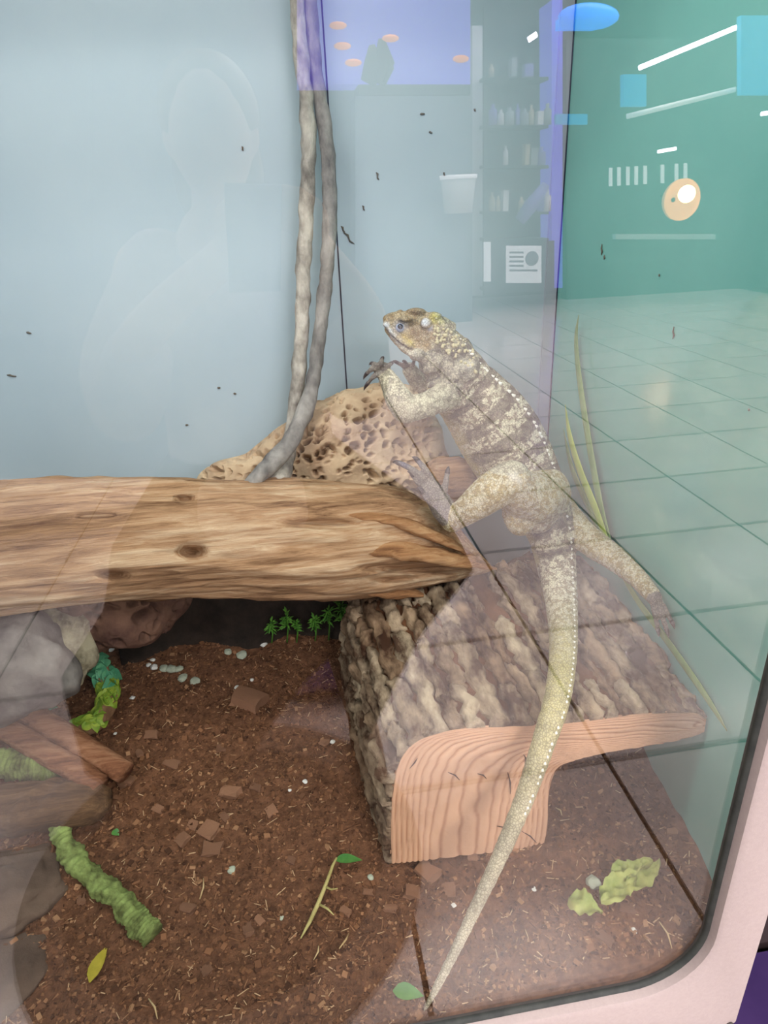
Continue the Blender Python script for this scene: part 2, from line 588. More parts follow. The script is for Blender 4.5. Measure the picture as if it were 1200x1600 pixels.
pm = [pebble_mesh(k) for k in range(4)]
for k, me in enumerate(pm):
    me.materials.append(m_pebg if k == 3 else m_peb)
for k, (px, py, r, kind) in enumerate([(236, 1001, 4, 0), (229, 1018, 5, 1), (239, 1032, 4, 2), (241, 1044, 6, 0), (256, 1046, 7, 3), (268, 1048, 9, 3), (280, 1047, 7, 3), (286, 1061, 8, 3),
                                       (305, 1066, 8, 3), (232, 1040, 4, 1), (175, 1016, 5, 2)]):
    p = PS(px, py)
    o = bpy.data.objects.new('pebble', pm[kind])
    COL.objects.link(o)
    q = mpp(p)
    o.location = p + Vector((0, 0, r * q * .3))
    o.scale = (r * q,) * 3
    o.rotation_euler = (0, 0, k)
    tag(o, 'pale pebble in the curved trail at the edge of the log shade', 'pebble', 'pebbles at the shade edge')
for k, (px, py, r, kind, lab) in enumerate([(709, 1415, 4, 0, 0), (404, 1002, 7, 3, 1), (412, 1008, 6, 0, 1), (378, 1025, 8, 3, 1), (356, 1020, 6, 3, 1), (394, 1063, 3, 1, 0), (370, 1075, 4, 2, 0), (207, 1091, 4, 0, 0),
                                            (180, 1147, 3, 1, 0), (362, 1360, 6, 3, 0), (520, 1160, 4, 0, 0), (453, 1235, 3, 0, 0), (477, 1222, 4, 1, 0), (440, 1435, 4, 3, 0), (927, 1381, 11, 3, 2),
                                            (990, 1455, 5, 0, 0), (835, 1390, 4, 0, 0), (579, 1372, 5, 3, 0)]):
    p = PS(px, py)
    o = bpy.data.objects.new('pebble', pm[kind])
    COL.objects.link(o)
    q = mpp(p)
    o.location = p + Vector((0, 0, r * q * .3))
    o.scale = (r * q,) * 3
    o.rotation_euler = (0, 0, k)
    tag(o, ('tiny white pebble ' + near_label(px, py), 'pale pebble below the leafy sprigs behind the mid soil', 'larger pale stone beside the wilted green leaves')[lab], 'pebble',
        ('white pebbles ' + near_label(px, py), 'pebbles below the sprigs', None)[lab])

#=================================================================== BARK HIDE (hollow half log, right)
m_bark = mat('bark_plate', (74, 56, 44), (182, 166, 142), 30, (1, .45, 1), rough=0.95, bump=0.005, bscale=80, spec=0.1, rnd=((.66, .52, .44), (1.12, 1.1, 1.06)), lo=.38, hi=.64)
m_barkin = mat('inner_bark', (74, 48, 34), (116, 80, 56), 30, (1, .4, 1), rough=0.95, bump=0.006, bscale=70, spec=0.1)
m_ring = attrmat('cut_wood', rough=0.75, spec=0.2, bump=0.0015, bscale=90)
m_hollow = mat('hollow_wood', (116, 84, 62), (150, 112, 84), 12, (3, .6, 3), rough=0.9, bump=0.003)
HA, HB = Vector((0.09, 0.725, 0)), Vector((0.512, 0.655, 0))
hn = Vector((HB.y - HA.y, -(HB.x - HA.x), 0)).normalized()       # face normal, towards the window


def HF(px, py):
    d = ray(px, py)
    return CAM + d * ((HA - CAM).dot(hn) / d.dot(hn))


Opx = [(610, 1350), (609, 1290), (613, 1228), (626, 1184), (650, 1158), (688, 1144), (740, 1136), (800, 1134), (860, 1131), (920, 1125), (980, 1117), (1040, 1113), (1085, 1114), (1104, 1123)]
Ipx = [(850, 1325), (855, 1298), (857, 1270), (858, 1246), (861, 1226), (868, 1208), (880, 1196), (904, 1187), (940, 1178), (980, 1171), (1020, 1164), (1056, 1157), (1085, 1150), (1100, 1143)]
NO = 92
O3 = [HF(p[0], p[1]) for p in cr(Opx, NO)]
I3 = [HF(p[0], p[1]) for p in cr(Ipx, NO)]
EV = Vector((-0.075, 1.0, 0.13))
DEP = 0.36
hide = thing('bark_hide', (0.3, 0.7, 0.43), 'hollow half log hide with ridged bark and a ringed cut face', 'log hide')
# cut face: growth rings follow the outer outline as raised and sunken bands
mb = MB()
NS = 120
rcol = []
vs = []
for s in range(NS + 1):
    t = s / NS
    for k in range(NO):
        p = O3[k].lerp(I3[k], t)
        wv = noise.noise(Vector((k * .05, t * 5, 2))) * 0.012 + noise.noise(Vector((k * .3, t * 9, 7))) * .003
        wid = (O3[k] - I3[k]).length
        ph = (t * min(1.0, 0.35 + wid / 0.2) * 20 + wv * 55 + 1.6 * math.sin(t * 7))
        rel = (abs((ph % 1.0) - .5) * 2) ** 2.2
        lw_ = sstep(.35, .9, rel)
        rcol.append(np.array(s2l((214, 170, 136))) * (1 - lw_) + np.array(s2l((178, 130, 98))) * lw_)
        p = p - hn * (0.0026 * rel * (0.3 + .7 * min(1, wid / .12)) + 0.002 * noise.noise(p * 30) + (0.004 if s in (0,) else 0) * 0)
        if s == NS:
            p += Vector((0, 0, noise.noise(p * 60) * .004))
        vs.append(p)
fs = [(s * NO + k, s * NO + k + 1, (s + 1) * NO + k + 1, (s + 1) * NO + k) for s in range(NS) for k in range(NO - 1)]
cf = mb.add(vs, fs).build('cut_face', m_ring, hide)
setcol(cf.data, np.array(rcol) * (1 + .0 * len(rcol)))
# drying cracks on the cut face
m_crack = mat('crack', (66, 38, 26), rough=0.9)
for (a, b_) in (((700, 1206), (718, 1218)), ((746, 1208), (760, 1216)), ((818, 1178), (820, 1192)), ((815, 1298), (838, 1316)), ((640, 1200), (652, 1184)), ((793, 1206), (797, 1240)), ((776, 1290), (790, 1296))):
    p, q = HF(*a), HF(*b_)
    mdl = (p + q) / 2 + Vector((0.002, 0, .002))
    MB().tube([p + hn * .001, mdl + hn * .0015, q + hn * .001], [.0004, .0011, .0004], 5).build('crack', m_crack, hide)
# outer wood under the bark, hollow inside, back
mb = MB()
NV = 24


def surf(k, v, lift=0.0, curve=O3):
    p = curve[k] + EV * (DEP * v)
    k0, k1 = max(k - 1, 0), min(k + 1, NO - 1)
    n = (curve[k1] - curve[k0]).cross(EV).normalized()
    sag = 0.02 * math.sin(v * math.pi)
    return p + n * (lift + 0.0 * sag), n


for v in range(NV + 1):
    for k in range(NO):
        p, n = surf(k, v / NV)
        mb.v.append(p + n * (-.001 + .003 * noise.noise(p * 40)))
mb.f = [(v * NO + k, v * NO + k + 1, (v + 1) * NO + k + 1, (v + 1) * NO + k) for v in range(NV) for k in range(NO - 1)]
mb.build('inner_bark', m_barkin, hide)
mb = MB()
for v in range(NV + 1):
    for k in range(NO):
        p = I3[k] + EV * (DEP * v / NV)
        mb.v.append(p + Vector((0, 0, .005 * noise.noise(Vector((p.x * 40, p.y * 12, p.z * 40))) if v else noise.noise(p * 60) * 0)))
mb.f = [(v * NO + k, (v + 1) * NO + k, (v + 1) * NO + k + 1, v * NO + k + 1) for v in range(NV) for k in range(NO - 1)]
mb.build('hollow', m_hollow, hide)
mb = MB()
mb.add([p + EV * DEP for p in O3] + [p + EV * DEP for p in I3], [(k, k + 1, NO + k + 1, NO + k) for k in range(NO - 1)])
mb.build('back_face', m_hollow, hide)
# bark plates
arc = [0]
for k in range(1, NO):
    arc.append(arc[-1] + (O3[k] - O3[k - 1]).length)
rnd = random.Random(11)
a = 0.0


def at_arc(s, v):
    s = min(max(s, 0), arc[-1] - 1e-5)
    k = max(i for i in range(NO) if arc[i] <= s)
    k = min(k, NO - 2)
    t = (s - arc[k]) / (arc[k + 1] - arc[k])
    p0, n0 = surf(k, v)
    p1, n1 = surf(k + 1, v)
    return p0.lerp(p1, t), n0.lerp(n1, t).normalized()


def plate(s0, s1, v0, v1, th, seed):
    gu, gv = 9, 20
    top, bot = [], []
    for j in range(gv + 1):
        for i in range(gu + 1):
            fu, fv = i / gu, j / gv
            wob = 0.010 * noise.noise(Vector((v0 * 9 + fv * (v1 - v0) * 14, seed * .37, 0)))
            s = s0 + (s1 - s0) * fu + wob
            if i in (0, gu):
                s += .008 * noise.noise(Vector((fv * 7 * (v1 - v0) * 4 + seed, i, 3.3))) + .004 * noise.noise(Vector((v0 * 50 + fv * 26, i, seed)))
            v = v0 + (v1 - v0) * fv
            if j in (0, gv) and not (j == 0 and v0 <= 0.001):
                v += .035 * noise.noise(Vector((fu * 3, seed, j))) 
            v = max(v, 0.0)
            p, n = at_arc(s, v)
            edge = min(min(fu, 1 - fu) * 3.2, 1) * (min(min(fv, 1 - fv) * 6, 1) * .5 + .5)
            bulge = th * (0.3 + 0.7 * edge ** .6) * (1 + .5 * noise.noise(p * 28)) + 0.006 * noise.noise(p * 70 + Vector((0, 0, seed))) + .004 * noise.noise(p * 150) + .002 * noise.noise(p * 300)
            top.append(p + n * max(bulge, .001))
            bot.append(p - n * .002)
    N = len(top)
    W = gu + 1
    fs = [(j * W + i, j * W + i + 1, (j + 1) * W + i + 1, (j + 1) * W + i) for j in range(gv) for i in range(gu)]
    rim = [i for i in range(W)] + [j * W + gu for j in range(1, gv + 1)] + [gv * W + i for i in range(gu - 1, -1, -1)] + [j * W for j in range(gv - 1, 0, -1)]
    for x in range(len(rim)):
        p, q = rim[x], rim[(x + 1) % len(rim)]
        fs.append((q, p, p + N, q + N))
    o = MB().add(top + bot, fs).build('bark_plate', m_bark, hide)
    return o


seed = 0
while a < arc[-1] - 0.006:
    wd = rnd.uniform(0.013, 0.036)
    if a + wd > arc[-1] - .008:
        wd = arc[-1] - a - .001
    v = 0.0
    first = True
    while v < 0.97:
        ln = rnd.uniform(0.14, 0.6)
        seed += 1
        if rnd.random() > .05 or first:
            plate(a + rnd.uniform(.001, .003), a + wd - rnd.uniform(.001, .004), v, min(v + ln - rnd.uniform(.0, .012), 1.0), rnd.uniform(.007, .018), seed)
        first = False
        v += ln
    a += wd

#=================================================================== BIG LOG
def wood(name, c1, c2, c3, axis, s1=3.2, s2=7.0, bump=.006, p=(.38, .5, .64)):
    m, nt, b = newmat(name)
    L = nt.links.new
    tc = nt.nodes.new('ShaderNodeTexCoord')
    outs = []
    for sc, st, rg in ((s1, 12, .6), (s2, 22, .75)):
        mp = nt.nodes.new('ShaderNodeMapping')
        mp.inputs['Scale'].default_value = [1.0 if i == axis else st for i in range(3)]
        L(tc.outputs['Object'], mp.inputs['Vector'])
        n = nt.nodes.new('ShaderNodeTexNoise')
        n.inputs['Scale'].default_value = sc
        n.inputs['Detail'].default_value = 10
        n.inputs['Roughness'].default_value = rg
        n.inputs['Distortion'].default_value = .35
        L(mp.outputs[0], n.inputs['Vector'])
        outs.append(n.outputs['Fac'])
    mx = nt.nodes.new('ShaderNodeMix')
    mx.inputs[0].default_value = .5
    L(outs[0], mx.inputs[2])
    L(outs[1], mx.inputs[3])
    r = nt.nodes.new('ShaderNodeValToRGB')
    e = r.color_ramp.elements
    e[0].position, e[1].position = p[0], p[2]
    e[0].color, e[1].color = (*s2l(c1), 1), (*s2l(c3), 1)
    k = e.new(p[1])
    k.color = (*s2l(c2), 1)
    L(mx.outputs[0], r.inputs[0])
    L(r.outputs[0], b.inputs['Base Color'])
    b.inputs['Roughness'].default_value = .82
    b.inputs['Specular IOR Level'].default_value = .2
    bp = nt.nodes.new('ShaderNodeBump')
    bp.inputs['Distance'].default_value = bump
    L(mx.outputs[0], bp.inputs['Height'])
    L(bp.outputs[0], b.inputs['Normal'])
    return m


m_log = wood('weathered_wood', (106, 74, 50), (180, 142, 106), (220, 194, 160), 0, 2.6, 5.5, .010)
m_splint = wood('split_wood', (98, 62, 38), (168, 122, 82), (206, 166, 122), 0, 2.6, 6.0, .010)
LY = 1.04
cols_ = [(-140, 768, 968), (-40, 760, 962), (0, 756, 959), (90, 750, 947), (190, 748, 937), (330, 751, 931), (450, 754, 933), (540, 757, 932), (600, 762, 922), (640, 772, 914), (680, 794, 908), (715, 826, 902), (745, 860, 897), (768, 884, 892)]
sec = cr(cols_, 260)
big = thing('driftwood_log', PY(200, 850, LY), 'large weathered brown log lying across on the rock and bark hide', 'log')
mb = MB()
NR = 130
for i, (x, yt, yb) in enumerate(sec):
    c = PY(x, (yt + yb) / 2, LY - 0.03 * sstep(560, 770, x))
    b_ = (yb - yt) / 2 * mpp(c)
    vd = (c - CAM).normalized()
    ax = Vector((1, 0, -0.1)).normalized()
    u = ax.cross(vd)
    u = u if u.z > 0 else -u
    u = (u - vd * u.dot(vd)).normalized()
    d = vd
    aD = max(0.012, min(0.092, b_ * 0.98))
    for k in range(NR):
        th = 2 * math.pi * k / NR
        ca, sa = math.cos(th), math.sin(th)
        e = 0.82
        cc = math.copysign(abs(ca) ** e, ca)
        ss = math.copysign(abs(sa) ** e, sa)
        q = Vector((x * 0.0042, ca * 2.4, sa * 2.4))
        n1 = noise.noise(q * 1.0) * 0.008 + noise.noise(Vector((x * .006, ca * 7, sa * 7))) * 0.0055
        rdg = 1 - abs(noise.noise(Vector((x * .0075 + 3, ca * 11, sa * 11)))) * 2
        n1 += max(0, rdg) ** 2 * 0.0035 + noise.noise(Vector((x * .012, ca * 24, sa * 24))) * 0.0030 + noise.noise(Vector((x * .02, ca * 48, sa * 48))) * 0.0018
        # worm holes and splits
        f_ = min(1, b_ / .05)
        mb.v.append(c + d * (cc * (aD + n1 * f_)) + u * (ss * (b_ + n1 * f_)))
W = NR
mb.f = [(i * W + k, (i + 1) * W + k, (i + 1) * W + (k + 1) % W, i * W + (k + 1) % W) for i in range(len(sec) - 1) for k in range(W)]
mb.f += [tuple(range(W)), tuple(reversed([(len(sec) - 1) * W + k for k in range(W)]))]
lg = mb.build('trunk', m_log, big)
bm = bmesh.new()
bm.from_mesh(lg.data)
bmesh.ops.recalc_face_normals(bm, faces=bm.faces)
# holes and slits pushed into the trunk
for (px, py, rx, ry, dp) in ((288, 779, 15, 5, .03), (300, 862, 20, 10, .05), (178, 898, 24, 6, .035), (500, 818, 60, 5, .022), (150, 806, 34, 4, .016), (590, 888, 30, 7, .012), (660, 888, 70, 7, .03), (610, 905, 40, 5, .02), (80, 880, 40, 3, .008), (420, 905, 50, 4, .008)):
    for v in bm.verts:
        wp = v.co + big.location
        dv = wp - CAM
        z = dv.dot(fw)
        X, Y = 600 + F * dv.dot(rt) / z, 800 - F * dv.dot(up) / z
        if wp.y > LY + .03:
            continue
        r_ = ((X - px) / rx) ** 2 + ((Y - py) / ry) ** 2
        if r_ < 2.2:
            v.co += dv.normalized() * dp * math.exp(-r_ * r_ * 1.2)
bm.to_mesh(lg.data)
bm.free()


def splinter(pts, name, m, par, flat=.55, seg=14, jit=.35):
    P_ = cr([(*PY(p[0], p[1], p[2]), p[3] * .001) for p in pts], 40)
    return MB().tube([Vector(p[:3]) for p in P_], [max(p[3], .001) for p in P_], seg, flat=flat, jit=jit).build(name, m, par)


splinter([(470, 908, 1.005, 14), (560, 915, .985, 21), (610, 922, .975, 20), (640, 926, .97, 13), (662, 930, .965, 5)], 'splinter', m_splint, big)
splinter([(500, 860, .985, 10), (600, 855, .965, 24), (680, 868, .95, 22), (740, 880, .945, 12), (776, 889, .945, 3)], 'splinter', m_splint, big)
splinter([(520, 800, 1.0, 10), (610, 812, .98, 16), (690, 842, .962, 14), (752, 878, .95, 3)], 'splinter', m_splint, big)
kn = MB()
kc = PY(698, 765, 1.10)
kn.ball(kc, (0.055, 0.03, 0.055), 40, 28)
for v in kn.v:
    v += (v - kc).normalized() * (.022 * noise.noise(v * 16) + .006 * noise.noise(v * 60))
kn.build('knot', m_log, big)

#=================================================================== PITTED ROCKS
m_lace = mat('pitted_tan_rock', (158, 130, 104), (206, 182, 150), 16, rough=0.9, bump=0.002, bscale=120, spec=0.15)
m_laced = mat('pitted_dark_rock', (84, 60, 52), (128, 98, 80), 16, rough=0.9, bump=0.003, bscale=90, spec=0.15)


def pit_rock(name, m, c, ax, hole, depth, label, sub=6, seed=0, shape=None, stretch=(1, 1, 1)):
    bm = bmesh.new()
    bmesh.ops.create_icosphere(bm, subdivisions=sub, radius=1)
    for v in bm.verts:
        d = v.co.normalized()
        e = Vector([math.copysign(abs(t) ** .8, t) for t in d])
        p = Vector((e.x * ax[0], e.y * ax[1], e.z * ax[2]))
        if shape:
            p = shape(p, d)
        p += d * (noise.noise(p * 7 + Vector((seed, 0, 0))) * .035 + noise.noise(p * 18 + Vector((seed, 3, 0))) * .012)
        q = Vector((p.x * stretch[0], p.y * stretch[1], p.z * stretch[2])) / hole
        q += Vector((noise.noise(q * .7), noise.noise(q * .7 + Vector((9, 0, 0))), noise.noise(q * .7 + Vector((0, 9, 0))))) * .5
        dist, _ = noise.voronoi(q)
        h = 1 - sstep(0.27, 0.52, dist[0])
        h *= sstep(-.45, -.15, noise.noise(p * 24 + Vector((0, seed, 5))))
        p -= d * (h * depth)
        v.co = p
    me = bpy.data.meshes.new(name)
    bm.to_mesh(me)
    bm.free()
    me.materials.append(m)
    me.polygons.foreach_set('use_smooth', [True] * len(me.polygons))
    o = bpy.data.objects.new(name, me)
    o.location = c
    COL.objects.link(o)
    return tag(o, label, 'rock')


def lace_shape(p, d):                                  # long slope falling to the left, peak at the right
    top = 1.0 - 0.62 * sstep(0.14, -0.26, p.x) if p.z > 0 else 1
    return Vector((p.x, p.y, p.z * top))


pit_rock('lace_rock', m_lace, (0.055, 1.205, 0.895), (0.235, 0.070, 0.205), 0.0165, 0.034, 'tan honeycomb rock full of dark pits behind the log', 8, 2, lace_shape, (1, 1, 1.25))
pit_rock('pitted_rock', m_laced, (-0.40, 1.13, 0.735), (0.17, 0.085, 0.085), 0.026, 0.026, 'dark pitted rock propping the log up in its shade', 7, 5)
m_shade = mat('dark_shade_fill', (36, 30, 25), (58, 48, 40), 18, rough=.95, bump=.006, bscale=60)  # dark slab added where only shade lies beneath the log
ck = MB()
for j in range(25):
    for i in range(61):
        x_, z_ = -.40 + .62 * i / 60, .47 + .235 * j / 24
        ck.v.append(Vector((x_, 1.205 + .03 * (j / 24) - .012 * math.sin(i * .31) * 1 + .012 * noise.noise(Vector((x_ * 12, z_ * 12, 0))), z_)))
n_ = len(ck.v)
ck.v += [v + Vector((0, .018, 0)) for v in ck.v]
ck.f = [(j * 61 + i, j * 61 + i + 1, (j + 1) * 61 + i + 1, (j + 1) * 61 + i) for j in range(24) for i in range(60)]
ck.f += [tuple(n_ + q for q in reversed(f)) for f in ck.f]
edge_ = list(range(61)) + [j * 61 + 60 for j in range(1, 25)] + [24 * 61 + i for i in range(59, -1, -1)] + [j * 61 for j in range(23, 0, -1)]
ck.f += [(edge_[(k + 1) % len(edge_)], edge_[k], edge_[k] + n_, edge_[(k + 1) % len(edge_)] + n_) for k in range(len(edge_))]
tag(ck.build('shade_slab', m_shade, None, base=(-.13, 1.25, .5)), 'dark slab added under the log in place of the shade there', 'cork slab')


#=================================================================== SMOOTH ROCKS AT THE LEFT
def rock(name, c, ax, m, label, seed, rot=0.0, rough=.16, fine=.02, group=None):
    bm = bmesh.new()
    bmesh.ops.create_icosphere(bm, subdivisions=5, radius=1)
    R3 = Matrix.Rotation(rot, 3, 'Z')
    for v in bm.verts:
        d = v.co.normalized()
        r = 1 + rough * 1.6 * noise.noise(d * 1.3 + Vector((seed, 0, 0))) + rough * .7 * noise.noise(d * 3.1 + Vector((seed, 5, 0))) + fine * noise.noise(d * 11)
        e = Vector([math.copysign(abs(t) ** .85, t) for t in d]) * r
        v.co = R3 @ Vector((e.x * ax[0], e.y * ax[1], e.z * ax[2]))
    me = bpy.data.meshes.new(name)
    bm.to_mesh(me)
    bm.free()
    me.materials.append(m)
    me.polygons.foreach_set('use_smooth', [True] * len(me.polygons))
    o = bpy.data.objects.new(name, me)
    o.location = c
    COL.objects.link(o)
    return tag(o, label, 'rock', group)


m_rock = mat('grey_rock', (76, 72, 72), (128, 124, 118), 14, rough=0.85, bump=0.003, bscale=50)
m_rockr = mat('rough_mottled_rock', (92, 84, 66), (182, 176, 148), 22, rough=0.95, bump=0.006, bscale=50, lo=.38, hi=.62)
m_rockb = mat('brown_grey_rock', (72, 58, 48), (108, 90, 76), 10, rough=0.9, bump=0.005, bscale=40)
rock('grey_rock', PY(28, 1040, 0.98), (0.085, 0.07, 0.088), m_rock, 'smooth rounded grey rock under the left end of the log', 3, .3)
rock('rough_rock', PY(88, 1005, 1.06), (0.055, 0.05, 0.072), m_rockr, 'rough mottled pale rock between smooth grey rock and mossy vine', 8, .2, .25, .07)
rock('grey_rock', PY(15, 985, 1.08), (0.07, 0.05, 0.055), m_rock, 'flat grey rock wedged directly beneath the log', 14, .1)
p = PS(60, 1420)
rock('brown_rock', p + Vector((-0.055, 0.03, 0.00)), (0.085, 0.075, 0.04), m_rockb, 'brown-grey rock in front of the short log, beside the green vine', 21, .4)
p = PS(40, 1570)
rock('brown_rock', p + Vector((-0.06, 0.03, -0.005)), (0.10, 0.06, 0.032), m_rockb, 'low brown rock against the front glass below the green vine', 27, .9)

# split stick and short log
m_stick = wood('reddish_split_wood', (92, 56, 38), (142, 96, 68), (182, 136, 104), 0, 3, 6, .008)


def stick_bar(pts, hw, hh, m, name, par, jit=.12, seg=12):
    P_ = cr([tuple(p) for p in pts], 30)
    n = len(P_)
    rad = [hw * (1 - .12 * abs(2 * i / (n - 1) - 1)) for i in range(n)]
    return MB().tube([Vector(p) for p in P_], rad, seg, flat=hh / hw, jit=jit).build(name, m, par)


sa_, sb_ = PS(-60, 1075, .085), PS(178, 1215, .045)
st = thing('split_stick', sb_, 'reddish split wood stick with a long crack resting on the short log', 'stick')
dirn = (sb_ - sa_).normalized()
sd = dirn.cross(Vector((0, 0, 1))).normalized()
stick_bar([sa_ - sd * .020, (sa_ + sb_) / 2 - sd * .021 + Vector((0, 0, .003)), sb_ - sd * .017 + dirn * .01], .022, .02, m_stick, 'upper_half', st)
stick_bar([sa_ + sd * .020, (sa_ + sb_) / 2 + sd * .020 + Vector((0, 0, -.004)), sb_ + sd * .019 - dirn * .012 + Vector((0, 0, -.006))], .021, .02, m_stick, 'lower_half', st)
la_, lb_ = PS(-70, 1275, .035), PS(172, 1248, .03)
sl = thing('short_log', lb_, 'short brown log lying beneath the split stick', 'log')
P_ = cr([tuple(la_) + (.042,), tuple((la_ + lb_) / 2) + (.043,), tuple(lb_ - Vector((.03, 0, 0))) + (.036,), tuple(lb_) + (.018,)], 40)
m_slog = wood('dark_brown_wood', (64, 46, 32), (104, 78, 54), (146, 114, 82), 0, 3, 6, .008)
MB().tube([Vector(p[:3]) for p in P_], [p[3] for p in P_], 28, flat=.85, jit=.22).build('trunk', m_slog, sl)

#=================================================================== VINES
m_vine = mat('grey_vine_bark', (108, 102, 96), (196, 190, 178), 34, (1, 1, .6), rough=0.9, bump=0.006, bscale=70, lo=.32, hi=.64)
m_vine2 = mat('dark_grey_vine_bark', (88, 86, 86), (162, 158, 152), 34, (1, 1, .6), rough=0.9, bump=0.005, bscale=70, lo=.3, hi=.66)


def vine(pts, label, n=120, m=None, jit=.35, seg=14, name='hanging_vine', group=None):
    P_ = cr([(*PY(p[0], p[1], p[2]), p[3]) for p in pts], n)
    t = thing(name, Vector(P_[-1][:3]), label, 'vine', group)
    MB().tube([Vector(p[:3]) for p in P_], [p[3] * mpp(Vector(p[:3])) for p in P_], seg, jit=jit).build('stem', m or m_vine, t)
    return t


vine([(452, -190, 1.24, 12), (462, -60, 1.24, 12), (468, 60, 1.24, 11.5), (478, 150, 1.235, 11.5), (482, 240, 1.23, 11.5), (479, 330, 1.23, 11.5), (474, 420, 1.225, 11), (472, 510, 1.215, 11), (466, 590, 1.20, 11), (458, 660, 1.17, 11),
      (448, 715, 1.12, 12), (436, 752, 1.085, 13), (428, 775, 1.08, 13)], 'pale grey hanging vine, the straighter of two, passing behind the other at its foot')
vine([(470, -190, 1.25, 11), (482, -60, 1.25, 11), (488, 60, 1.25, 11), (498, 140, 1.245, 11), (511, 230, 1.235, 11.5), (515, 330, 1.225, 11.5), (510, 430, 1.215, 11), (500, 520, 1.20, 11), (488, 600, 1.17, 11.5), (466, 665, 1.13, 13),
      (436, 712, 1.095, 13.5), (405, 745, 1.075, 14), (385, 768, 1.07, 14)], 'darker grey hanging vine that bends left in front of the other onto the log', m=m_vine2)

m_moss = mat('moss_green_rope', (84, 92, 48), (158, 180, 104), 44, (1, 1, 1), rough=0.9, bump=0.005, bscale=90, lo=.34, hi=.64)
m_leafg = mat('plastic_leaf', (94, 136, 44), (168, 186, 72), 18, rough=0.55, rnd=((.75, .8, .7), (1.15, 1.1, 1.0)))
m_leafb = mat('blue_green_leaf', (52, 124, 92), (104, 172, 126), 24, rough=0.5)
m_core = mat('vine_core', (150, 118, 86), (110, 80, 56), 40, rough=0.8)


def green_vine(pts, label, seg=18, n=130):
    P_ = cr([(*p[0], p[1]) for p in pts], n)
    t = thing('green_vine', Vector(P_[-1][:3]), label, 'vine')
    rr = [p[3] * (1 + .16 * abs(math.sin(i * .62)) - .06 + .07 * noise.noise(Vector((i * .3, 0, 0)))) for i, p in enumerate(P_)]
    MB().tube([Vector(p[:3]) for p in P_], rr, seg, jit=.6).build('stem', m_moss, t)
    return t


green_vine([(PS(88, 1285, .02), .0150), (PS(106, 1325, .013), .0150), (PS(146, 1372, .014), .0155), (PS(188, 1408, .013), .0155), (PS(214, 1440, .013), .0165), (PS(236, 1462, .013), .0165)],
           'green knobbly vine piece lying on soil in front of the short log')
green_vine([(PS(-40, 1195, .03), .023), (PS(30, 1195, .03), .024), (PS(80, 1196, .028), .022), (PS(130, 1192, .022), .013)], 'thick mossy green vine end between the split stick and the short log')
# leafy vine that curls out of the rocks
cv = [PS(92, 1022, .075), PS(122, 1026, .07), PS(152, 1040, .062), PS(168, 1070, .046), PS(168, 1098, .034), PS(150, 1128, .025), PS(118, 1142, .02), PS(96, 1150, .012)]
P_ = [Vector(p) for p in cr([tuple(p) for p in cv], 60)]
lv = thing('leafy_vine', P_[-1], 'curled leafy vine, blue-green then yellow-green, beside the rough rock', 'vine')
MB().tube(P_, [.018] * 60, 12, jit=.2).build('stem', m_core, lv)


def leaf_mesh(name, l, wd, m, fold=.25, bend=.3, nu=6, ruff=0.0):
    vs, fs = [], []
    if ruff:
        nu, nw = 16, 9
        for i in range(nu + 1):
            t = i / nu
            ww = wd * math.sin(math.pi * min(1, t ** .75 * .97 + .03)) * .5 * (1 + .3 * noise.noise(Vector((t * 6, wd * 999, 0))))
            for j in range(nw):
                q = j / (nw - 1) * 2 - 1
                vs.append((t * l, q * ww, ruff * l * (noise.noise(Vector((t * 4, q * 2.5, wd * 777))) + .5 * noise.noise(Vector((t * 9, q * 6, wd * 777)))) + abs(q) * ww * fold))
        fs = [(i * nw + j, (i + 1) * nw + j, (i + 1) * nw + j + 1, i * nw + j + 1) for i in range(nu) for j in range(nw - 1)]
        n0 = len(vs)
        vs += [(x, y, z - .0008) for x, y, z in vs]
        fs += [tuple(n0 + q for q in reversed(f)) for f in fs]
        me = bpy.data.meshes.new(name)
        me.from_pydata(vs, [], fs)
        me.materials.append(m)
        me.polygons.foreach_set('use_smooth', [True] * len(me.polygons))
        return me
    for i in range(nu + 1):
        t = i / nu
        ww = wd * math.sin(math.pi * min(1, t ** .75 * .97 + .03)) * .5
        z = bend * l * t * t
        for s in (-1, 0, 1):
            vs.append((t * l, s * ww, -z + abs(s) * ww * fold))
    for i in range(nu):
        for s in range(2):
            a_ = i * 3 + s
            fs.append((a_, a_ + 3, a_ + 4, a_ + 1))
    n0 = len(vs)                                       # give it thickness
    vs += [(x, y, z - .0006) for x, y, z in vs]
    fs += [tuple(n0 + q for q in reversed(f)) for f in fs]
    me = bpy.data.meshes.new(name)
    me.from_pydata(vs, [], fs)
    me.materials.append(m)
    me.polygons.foreach_set('use_smooth', [True] * len(me.polygons))
    return me


lm1 = leaf_mesh('leaflet', .020, .014, m_leafg, .3, .35)
lm2 = leaf_mesh('leaflet', .024, .017, m_leafb, .3, .35)
rnd = random.Random(5)
for k in range(210):
    i = rnd.randrange(3, 58)
    T = (P_[min(i + 1, 59)] - P_[i - 1]).normalized()
    a1 = T.orthogonal().normalized()
    nrm = (Quaternion(T, rnd.uniform(0, 6.28)) @ a1).normalized()
    if nrm.z < -.35:
        nrm = -nrm
    dr = (T * rnd.choice((-1, 1)) * .5 + T.cross(nrm) * rnd.uniform(-.9, .9)).normalized()
    o = bpy.data.objects.new('leaflet', lm2 if i < 25 else lm1)
    COL.objects.link(o)
    o.parent = lv
    X = dr
    Z = (nrm + dr * .15).normalized()
    Yv = Z.cross(X).normalized()
    Z = X.cross(Yv)
    mm = Matrix((X, Yv, Z)).transposed().to_4x4()
    mm.translation = P_[i] + nrm * .0185 - lv.location
    s = rnd.uniform(.9, 1.4)
    o.matrix_local = mm @ Matrix.Scale(s, 4)

